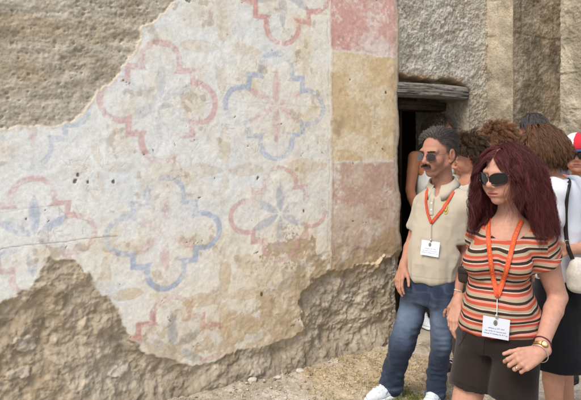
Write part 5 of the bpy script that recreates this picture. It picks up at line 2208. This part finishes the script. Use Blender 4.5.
    strands('hair', t, roots, nn, ln, hcol(d1, d2, lin(116, 58, 48)), cr, clr, 17, d0, .36, pull=pull, wave=.0125, wfreq=50, clumps=1300, cl=.42, r=.00048, seed=21, curl=.0, rampd=.30, jitter=.05, body=bcoll, reject=lambda S: (lambda A: ((np.abs(A[..., 0] + .004) < .064) & (A[..., 1] > .022) & (A[..., 2] < -.004) & (A[..., 2] > -.27)).any(1))((S - H.c) @ H.R.T),
            base=(*solid(bp, .006, 3), lin(34, 18, 23)))
    # wraparound sunglasses
    sunglasses(H, t, .069, .047, .005, .1005, -.001, M['plastic'], lin(16, 15, 17), lin(14, 13, 14), 2.7, .46, .0026, .0045, .10, .074)
    # lanyard and badge
    wc = Cover((V0, Q0), (bV, bQ))
    lanyard(t, wc, [[(489.5, 219), (488.2, 232), (488.6, 245), (492, 272), (497.3, 297)], [(522, 220), (518.5, 227), (514.5, 237), (511.0, 252), (506.0, 272), (497.3, 297)]], .0092, (lin(200, 78, 46), lin(222, 142, 64)),
            [(482, 335.5), (508, 341.2), (510.3, 320), (483.4, 315.3)])
    # watch, bangle, cord bracelet, ring
    ax = nrm(wrL - elL)
    a_ = nrm(np.cross(ax, np.array([0, 1.0, 0])))
    b_ = np.cross(ax, a_)
    th = np.linspace(0, 2 * np.pi, 37)

    def loop(c, r0, tilt=0.0, r1=None):
        return c + r0 * (a_ * np.cos(th)[:, None] + b_ * np.sin(th)[:, None]) + ax * tilt * r0 * np.cos(th + .4)[:, None]
    g = MB()
    c = wrL - ax * .026
    for q in (-.004, -.0013, .0013, .004):
        g.tube(loop(c + ax * q, .0305), .0022, 7, lin(208, 172, 96), False)
    view = nrm(np.array([-c[0], -c[1], CH - c[2]]))
    vv = nrm(view - (view @ ax) * ax)
    side = np.cross(ax, vv)
    wn = nrm(vv + side * -.25)
    ang = np.arange(20) / 20 * 2 * np.pi
    sd = np.cross(ax, wn)
    g.tube(np.array([c + wn * .028, c + wn * .0345, c + wn * .0365]), [.0125, .0125, .0105], 18, lin(214, 178, 102))
    w_ = g.build('wristwatch', M['metal'], t)
    g = MB()
    g.tube(np.array([c + wn * .0362, c + wn * .0372]), [.0098, .0094], 18, lin(224, 206, 160))
    g.build('dial', M['paper'], w_)
    g = MB()
    g.tube(loop(wrL + ax * .002, .0345, .35), .0016, 7, lin(222, 222, 224), False)
    g.build('bangle', M['metal'], t)
    g = MB()
    g.tube(loop(wrL - ax * .050, .0325, .1), .0022, 7, lin(92, 30, 48), False)
    g.build('bracelet', M['leather'], t)
    g = MB()                                                   # ring on the third finger
    f = nrm(dL)
    n_ = nrm(np.array([-.05, .85, -.55]))
    n_ = nrm(n_ - (n_ @ f) * f)
    tt = nrm(np.array([-.45, -.25, .85]))
    tt = nrm(tt - (tt @ f) * f - (tt @ n_) * n_)
    base_ = nrm(f + tt * (-.5 * .04) * .6)
    d = base_ * math.cos(1.05) + n_ * math.sin(1.05)
    c = wrL + .98 * (tt * -.0095 + f * .089) + d * .024
    e1 = nrm(np.cross(d, tt))
    g.tube(c + .0092 * (tt * np.cos(th)[:, None] + e1 * np.sin(th)[:, None]), .0017, 7, lin(220, 196, 130), False)
    out_ = -nrm(n_ * math.cos(1.05) - base_ * math.sin(1.05))
    g.tube(np.array([c + out_ * .008, c + out_ * .0115, c + out_ * .0135]), [.005, .005, .002], 10, lin(232, 222, 190))
    g.build('ring', M['metal'], t)
    for an, f in ((anR, facing(30)), (anL, facing(15))):
        shoe(t, an + UP * -.0, f, .92, lin(214, 206, 190), lin(196, 180, 150), lin(150, 110, 80), .008, 'sandal')
    return t


build_woman()

# small dark pouch at the striped woman's right hand
def build_pouch():
    c = W(464.5, 275, 2.68)
    t = thing('camera_pouch', 'small dark brown pouch hanging beside the striped top at the hip', 'pouch', c)
    R = np.stack(basis(facing(40)))
    o, V, Q = cloth('pouch_body', [loft([(c - UP * .036, .024, .016), (c - UP * .02, .028, .02), (c + UP * .02, .028, .02), (c + UP * .034, .025, .017)], R[0], R[1], .01, 'u', 3, .01)], .004, t, M['leather'], plain(lin(48, 36, 30), .1), ())
    cloth('flap', [loft([(c + UP * .006 + R[1] * .003, .029, .021), (c + UP * .038 + R[1] * .001, .027, .019)], R[0], R[1], .01, 'u', 3, .008)], .004, t, M['leather'], plain(lin(40, 30, 26), .1), ())
    g = MB()
    g.tube(smooth_path([c + UP * .03 + R[0] * .02, c + UP * .08 + R[0] * .0 + np.array([.02, .05, 0]), c + UP * .03 - R[0] * .02 + np.array([.01, .03, 0])], 16), .003, 6, lin(44, 32, 26))
    g.build('strap', M['leather'], t)


build_pouch()


# ---------------------------------------------------------------- the other visitors
def visitor(label, px, z, yaw, eye, head_px=None, head_yaw=None, head_pitch=0, male=False, skin=lin(196, 146, 120), top=lin(220, 220, 220), top_fn=None, bottom='pants', bcol=lin(60, 60, 70), bfn=None,
            sleeve=.45, hair=None, armR=None, armL=None, shoe_c=(lin(60, 50, 44), lin(50, 42, 38), lin(60, 50, 44)), lift=0.0, headk=1.0, wide=1.0, hem=None, tank=False, lean=0.0):
    k = (eye - lift) / 1.575
    x0 = (px - CX) / F * z
    base = np.array([x0, z, lift])
    t = thing('person', label, 'person', (x0, z, 0))
    fb = facing(yaw)
    rv, _, _ = basis(fb)

    def J(a, f, u):
        return base + rv * a * k * wide + fb * (f + lean * max(0, u - .9)) * k + UP * u * k
    hc = J(0, .035, 1.575)
    if head_px is not None:
        hc = W(head_px, 0, z)
        hc[2] = eye
    H = Head(hc, facing(yaw if head_yaw is None else head_yaw, head_pitch), (0, 0, 1), headk)
    nb = J(0, -.01, 1.405) * .65 + (hc - UP * .17) * .35
    s = dict(shR=J(.165, -.01, 1.36), shL=J(-.165, -.01, 1.36), elR=J(.215, -.04, 1.08), elL=J(-.215, -.04, 1.08), wrR=J(.215, .06, .85), wrL=J(-.215, .06, .85),
             hpR=J(.085, 0, .88), hpL=J(-.085, 0, .88), knR=J(.095, .03, .49), knL=J(-.095, .02, .49), anR=J(.10, -.02, .09), anL=J(-.10, .0, .09))
    if armR:
        s['elR'], s['wrR'] = armR
    if armL:
        s['elL'], s['wrL'] = armL
    secs = [(J(0, 0, .80), .155, .115), (J(0, 0, .90), .165, .125), (J(0, .0, 1.02), .148, .112), (J(0, .005, 1.16), .152, .112), (J(0, 0, 1.28), .158, .10), (J(0, -.005, 1.36), .125, .08), (J(0, -.01, 1.415), .06, .055)]
    secs = [(c, a * k * wide, b * k * wide) for c, a, b in secs]
    P = head_prims(H, male, nb)
    P += [loft([(c, a - .012, b - .012) for c, a, b in secs], rv, fb, .03), rc(nb - UP * .015, s['shR'], .045, .05, .04), rc(nb - UP * .015, s['shL'], .045, .05, .04)]
    fine = [(H.c - .15, H.c + np.array([.15, .15, .17]), .0038)]
    for side in 'RL':
        sg = 1 if side == 'R' else -1
        P += arm_prims(s['sh' + side], s['el' + side], s['wr' + side], .95 if male else .88)
        P += leg_prims(s['hp' + side], s['kn' + side], s['an' + side], .92) + foot_prims(s['an' + side], fb)
        d = nrm(s['wr' + side] - s['el' + side])
        hp, bb, tp = hand_prims(s['wr' + side], d, -rv * sg, fb + UP * .1, [(.3, .4, .3)] * 4, .95, (.8, .45, .2), .05)
        P += hp
        fine.append((bb[0], bb[1], .0032))
    skin_mesh('body', P, fine, .009, t, face_colour(H, skin, lin(170, 104, 94), male, .2 if male else 0))
    # top
    ts = secs[(1 if hem is None else hem):]
    if tank:
        ts = ts[:-3] + [(c, a * q, b + .004) for (c, a, b), q in zip(ts[-3:], (.80, .66, 1.0))]
    T = [loft([(c, a + .004, b + .004) for c, a, b in ts], rv, fb, .03, 'u', 2.3, .01)]
    if not tank:
        T += [rc(nb - UP * .022, s['shR'], .042, .062, .04), rc(nb - UP * .022, s['shL'], .042, .062, .04)]
        for side in 'RL':
            a_, b_ = s['sh' + side], s['el' + side]
            e = a_ + (b_ - a_) * sleeve
            T += [rc(a_, e, .063, .062, .03), rc(e, e + (b_ - a_) * .3, .047, .052, .005, 's')]
    else:
        T += [rc(J(.06, -.01, 1.385), J(.10, -.01, 1.37), .040, .052, .02), rc(J(-.06, -.01, 1.385), J(-.10, -.01, 1.37), .040, .052, .02)]
    if not male:
        T += [ell(J(sg * .065, .075, 1.19), (.058, .058, .06), np.stack([rv, fb, UP]), .03) for sg in (-1, 1)]
    T += [ell(nb + fb * .035 + UP * .03, (.075, .085, .06), np.stack([rv, fb, UP]), .01, 's')]
    cloth('shirt', T, .0075, t, M['cloth'], top_fn or plain(top, .05, 3), (fold(.008, 5, (1.2, 1.2, .9), 80), fold(.005, 11, (1, 1, 1), 84)))
    # lower garment
    B = [loft([(J(0, 0, .78), .15 * k * wide, .11 * k * wide), (J(0, 0, .90), .160 * k * wide, .122 * k * wide), (J(0, 0, 1.0), .145 * k * wide, .11 * k * wide)], rv, fb, .03, 'u', 2.2, .01)]
    if bottom == 'skirt':
        B = [loft([(J(0, 0, .43), .19 * k * wide, .15 * k * wide), (J(0, 0, .60), .185 * k * wide, .145 * k * wide), (J(0, 0, .88), .172 * k * wide, .132 * k * wide), (J(0, 0, 1.0), .145 * k * wide, .11 * k * wide)], rv, fb, .03, 'u', 2.2, .008),
             loft([(J(0, 0, .38), .165 * k * wide, .13 * k * wide), (J(0, 0, .55), .165 * k * wide, .13 * k * wide)], rv, fb, .01, 's')]
    else:
        for side in 'RL':
            h_, q, a_ = s['hp' + side], s['kn' + side], s['an' + side]
            if bottom == 'shorts':
                e = h_ + (q - h_) * .85
                B += [rc(h_, e, .098, .098, .03), rc(e, e + (q - h_) * .4, .08, .09, .006, 's')]
            else:
                B += [rc(h_, q, .095, .075, .03), rc(q, a_ + UP * .02, .075, .064, .03)]
    cloth({'skirt': 'skirt', 'shorts': 'shorts'}.get(bottom, 'trousers'), B, .009, t, M['cloth'], bfn or plain(bcol, .08, 5), (fold(.007, 5, (1.3, 1.3, .8), 90), fold(.005, 10, (1, 1, 1.4), 94)))
    for side in 'RL':
        shoe(t, s['an' + side], fb, .98, *shoe_c, .009)
    # hair
    if hair:
        coll = [ell(H.p(0, -.018, .03), np.array([.074, .096, .086]) * H.k, H.R, .02), ell(H.p(0, .022, -.02), np.array([.062, .070, .085]) * H.k, H.R, .03), rc(H.p(0, -.022, -.05), nb, .05, .055, .03)] + T[:3]
        tst = hair.get('test', lambda x, y, z: (z > -.055) & ((y < .005) | (z > .045)) & ((y < .055) | (z > .078)))
        roots, nn, L = scalp(H, hair.get('n', 2200), tst, hair.get('seed', 1), .005)
        rg = np.random.default_rng(hair.get('seed', 1))
        up = sm(-.03, .09, L[:, 2])
        ln = hair['len'] * (.75 + .4 * up) * rg.uniform(.7, 1.15, len(L))
        frm = L[:, 1] > .035
        ln = np.where(frm, np.minimum(ln, hair.get('bang', .07)), ln)
        clr = .004 + hair['vol'] * rg.uniform(0.1, 1, len(L)) ** .7 * np.where(frm, .5, 1)
        d0 = nn * hair.get('out', .5) + np.sign(L[:, :1]) * H.r[None] * .3 + np.where(frm[:, None], H.f[None] * .5, -H.f[None] * .4)
        v = hair['vol'] * .22
        bp = [ell(H.p(0, -.026, .038), np.array([.078 + v, .096 + v, .084 + v]) * H.k, H.R, .01), ell(H.p(0, -.05, -.03), np.array([.075 + v, .068 + v, .07 + v]) * H.k, H.R, .03),
              ell(H.p(0, .115, -.03), np.array([.095, .085, .098]) * H.k, H.R, .02, 's')]
        strands('hair', t, roots, nn, ln, hcol(hair['c'][0], hair['c'][1], hair['c'][2]), coll, clr, hair.get('steps', 12), d0, hair.get('grav', .16), pull=(-UP - H.f * hair.get('backp', .2)), wave=hair.get('wave', .004),
                wfreq=hair.get('freq', 60), clumps=hair.get('clumps', 240), cl=.6, r=hair.get('r', .0014), seed=hair.get('seed', 1) + 7, curl=hair.get('curl', 0.0), jitter=.12, base=(*solid(bp, .008, 3), hair['c'][0] * 1.1))
    return t, H, P, T, s, J


def floral(V):
    c = np.tile(lin(34, 38, 52), (len(V), 1))
    n = vn3(V * 26, 91)
    c = mixc(c, lin(206, 172, 62), sm(.28, .42, n))
    return mixc(c, lin(70, 96, 120), sm(.35, .5, vn3(V * 22, 93)))


# behind the man, in the doorway
zz = 5.02
visitor('tanned person in white top and dark floral shorts, standing in the doorway', 435, zz, -15, CH + (HY - 131) / F * zz, head_px=440, head_yaw=-75, male=True,
        skin=lin(176, 118, 84), top=lin(206, 206, 202), tank=True, bottom='shorts', bfn=floral, lift=.055, wide=1.08,
        armR=(W(410, 190, 4.90), W(417, 216, 4.86)), shoe_c=(lin(214, 218, 226), lin(226, 228, 232), lin(72, 92, 140)),
        hair=dict(len=.055, vol=.022, c=(lin(50, 40, 34), lin(96, 78, 64), lin(120, 100, 84)), wave=.006, freq=120, curl=.004, seed=5, n=2200))
# curly haired woman looking down between the man and the striped woman
zz = 4.1
visitor('woman with curly brown hair looking down, between the moustached man and burgundy haired woman', 470, zz, 60, CH + (HY - 157) / F * zz, head_px=467, head_yaw=96, head_pitch=-26,
        skin=lin(190, 138, 112), top=lin(196, 190, 180), bottom='pants', bcol=lin(96, 88, 78),
        hair=dict(len=.085, vol=.022, c=(lin(44, 34, 28), lin(92, 70, 52), lin(128, 100, 74)), wave=.010, freq=90, curl=.006, seed=6, n=4200, r=.0008, bang=.06, grav=.10))
zz = 4.5
visitor('person with reddish brown curly hair, only the crown showing above the burgundy hair', 496, zz, 30, CH + (HY - 143.5) / F * zz, head_px=495, head_yaw=125, head_pitch=-4,
        skin=lin(200, 150, 126), top=lin(150, 160, 170), bottom='pants', bcol=lin(70, 74, 88),
        hair=dict(len=.085, vol=.024, c=(lin(92, 60, 44), lin(164, 118, 86), lin(190, 148, 112)), wave=.010, freq=80, curl=.006, seed=8, n=4200, r=.0008, bang=.07, grav=.08))
zz = 4.72
visitor('person with dark grey hair, just the head top showing before the stained pier', 533, zz, 20, CH + (HY - 129.5) / F * zz, head_px=532, head_yaw=150, head_pitch=0, male=True,
        skin=lin(180, 130, 104), top=lin(90, 96, 110), bottom='pants', bcol=lin(60, 60, 66),
        hair=dict(len=.07, vol=.012, c=(lin(38, 36, 38), lin(78, 74, 76), lin(110, 106, 108)), wave=.002, seed=9, n=2400, bang=.06, grav=.3))
# woman in the white tee, back turned
zz = 3.12
elb, wri = W(596, 247, 3.02), W(566, 250, 2.92)
vt = visitor('woman seen from behind with thick short brown hair, white tee shirt and black skirt', 561, zz, 128, CH + (HY - 150) / F * zz, head_px=538.5, head_yaw=122, head_pitch=-2, headk=.96,
             skin=lin(192, 142, 116), top=lin(208, 211, 218), bottom='skirt', bcol=lin(22, 22, 26), wide=1.04, sleeve=.5, lean=.0, armR=(elb, wri), armL=(W(546, 245, 2.98), W(538, 258, 2.86)), hem=1,
             hair=dict(len=.10, vol=.012, out=.15, c=(lin(56, 38, 28), lin(112, 78, 54), lin(150, 110, 78)), wave=.007, freq=55, curl=.002, seed=10, n=6000, bang=.08, grav=.26, r=.0012, clumps=420))
# cap and sunglasses at the right-hand edge
zz = 4.0
ct, cH, cP, cT, cs, cJ = visitor('woman in red, white and blue cap and dark sunglasses', 586, zz, 22, CH + (HY - 154.5) / F * zz, head_px=577.5, head_yaw=28, head_pitch=-2,
                                 skin=lin(198, 146, 122), top=lin(214, 112, 74), bottom='shorts', bcol=lin(92, 74, 62), shoe_c=(lin(54, 42, 38), lin(44, 36, 32), lin(54, 42, 38)), headk=1.02,
                                 hair=dict(len=.09, vol=.012, c=(lin(60, 44, 34), lin(104, 78, 58), lin(120, 92, 70)), wave=.006, seed=12, n=1800, bang=.03, grav=.3, out=.0, test=lambda x, y, z: (z < .03) & (z > -.055) & (y < .0)))
sunglasses(cH, ct, .062, .040, .010, .102, -.001, M['plastic'], lin(18, 17, 19), lin(16, 15, 16), 3.0, .34, .0028, .0036, .05, .074)


def cap_mesh():
    C_ = [ell(cH.p(0, -.012, .048), np.array([.098, .120, .096]) * cH.k, cH.R, .01), Prim(lambda X, Y, Z: ((X - cH.c[0]) * cH.u[0] + (Y - cH.c[1]) * cH.u[1] + (Z - cH.c[2]) * cH.u[2] - .036 * cH.k), cH.c - .2, cH.c + .2, .004, 's')]

    def cc(V):
        L = cH.loc(V)
        a = np.degrees(np.arctan2(L[:, 0], L[:, 1]))           # right of the face is positive
        c = np.tile(lin(190, 46, 56), (len(V), 1))
        c = np.where(((a > 12) & (a < 75))[:, None], lin(226, 226, 230), c)
        c = np.where(((a < -50) | (a > 130))[:, None], lin(60, 70, 120), c)
        return c
    o, V, Q = cloth('cap', C_, .005, ct, M['cloth'], cc, (fold(.003, 9, (1, 1, 1), 96),))
    V, Q = [], []
    n, m = 21, 6
    for lay in (0, 1):
        for i in range(n):
            a = math.radians(-78 + 156 * i / (n - 1))
            for j in range(m):
                r = j / (m - 1)
                ext = .075 * math.cos(a) ** .6 * r if abs(a) < 1.57 else 0
                x, y = math.sin(a) * (.095 + ext * .35), math.cos(a) * (.110 + ext) - .012 + .0
                zc_ = .040 - .10 * x * x / .09 * .5 - .012 * r - (.003 if lay else 0)
                V.append((x, y, zc_))
    for lay in (0, 1):
        for i in range(n - 1):
            for j in range(m - 1):
                b = lay * n * m + i * m + j
                f = [b, b + 1, b + m + 1, b + m]
                Q.append(f if lay == 0 else f[::-1])
    mk('brim', cH.pts(V), np.array(Q), M['cloth'], o, {'col': np.tile(lin(54, 62, 116), (len(V), 1))})


cap_mesh()
g = MB()
for sg in (1, -1):
    pth = smooth_path([cJ(.055 * sg, -.02, 1.44), cJ(.06 * sg, .07, 1.38), cJ(.045 * sg, .13, 1.25), cJ(0, .15, 1.12)], 40)
    pth, N = onto(cT, pth, .008)
    V, Q, al, ac = strip(pth, N, .009, .0016)
    g.add(V, Q, None, lin(222, 84, 44))
g.build('lanyard', M['ribbon'], ct)


# shoulder bag of the woman in the white tee
def shoulder_bag():
    v, H, P, T, s, J = vt
    c = W(582, 273, 2.90)
    t = thing('shoulder_bag', 'cream handbag with black leather strap hanging from the shoulder of the white tee woman', 'handbag', c)
    R = np.stack(basis(facing(120)))
    rx = nrm(np.array([1, .15, 0]))
    ry = np.cross(UP, rx)
    cloth('bag_body', [loft([(c - UP * .095, .05, .03), (c - UP * .07, .068, .045), (c, .074, .05), (c + UP * .055, .062, .036), (c + UP * .075, .05, .02)], rx, ry, .02, 'u', 2.5, .02)], .006, t, M['leather'], plain(lin(206, 200, 188), .08, 4),
          (fold(.006, 9, (1.4, 1.4, .6), 101),))
    g = MB()
    px = smooth2([(569.5, 182), (566.8, 196), (565.6, 212), (565.8, 232), (567.5, 246)], 50)
    fr = seen(T + P, px, 3.0, .006)
    fr[:, 1] = np.minimum(fr[:, 1], np.linspace(fr[0, 1], 2.93, 50) + .03)
    end = np.array([c + UP * .07 - rx * .05])
    top = fr[0]
    back = np.array([top + UP * .012 + np.array([.02, .06, 0]), top + np.array([.05, .14, -.05])])
    pth = smooth_path(np.concatenate([back[::-1], fr, end]), 80)
    view = nrm(np.array([-.5, -1, .1]))
    V, Q, al, ac = strip(pth, np.tile(view, (len(pth), 1)), .0095, .003)
    g.add(V, Q, None, lin(34, 28, 26))
    g.build('strap', M['leather'], t)
    b = MB()
    q = pth[66]
    for sg in (-1, 1):
        b.box(q + rx * .006 * sg - ry * -.002, rx * .002, UP * .012, view * .004, .3, lin(206, 176, 110))
        b.box(q + UP * .011 * sg, rx * .008, UP * .002, view * .004, .3, lin(206, 176, 110))
    b.build('buckle', M['metal'], t)


shoulder_bag()

# ================================================================ CAMERA, LIGHT
cam = bpy.data.objects.new('camera', bpy.data.cameras.new('camera'))
COL.objects.link(cam)
cam.location = (0, 0, CH)
cam.rotation_euler = (math.radians(90), 0, 0)
cam.data.sensor_width = 36
cam.data.lens = 36 * F / 581
cam.data.shift_y = -(200 - HY) / 581
cam.data.clip_start = .05
cam.data.clip_end = 500
SC.camera = cam
w = bpy.data.worlds.new('World')
SC.world = w
w.use_nodes = True
nt = w.node_tree
bg = nt.nodes['Background']
sky = nt.nodes.new('ShaderNodeTexSky')
sky.sky_type = 'NISHITA'
sky.sun_disc = False
EL, AZ = 52.0, 215.0                              # sun height; bearing measured from +Y towards +X
sky.sun_elevation = math.radians(EL)
sky.sun_rotation = math.radians(AZ)
sky.dust_density = 3.0
sky.ozone_density = 1.0
nt.links.new(sky.outputs[0], bg.inputs['Color'])
bg.inputs['Strength'].default_value = 0.105
sl = bpy.data.lights.new('sun', 'SUN')
sl.energy = 1.5
sl.angle = math.radians(26)
sl.color = (1.0, .97, .91)
so = bpy.data.objects.new('sun', sl)
COL.objects.link(so)
sd = Vector((math.sin(math.radians(AZ)) * math.cos(math.radians(EL)), math.cos(math.radians(AZ)) * math.cos(math.radians(EL)), math.sin(math.radians(EL))))
so.rotation_euler = sd.to_track_quat('Z', 'Y').to_euler()
so.location = (0, 0, 8)
SC.view_settings.view_transform = 'Standard'
SC.view_settings.look = 'None'
SC.view_settings.exposure = 0.85
SC.view_settings.gamma = 1
SC.view_settings.use_curve_mapping = False
SC.render.engine = 'CYCLES'
SC.cycles.use_denoising = True
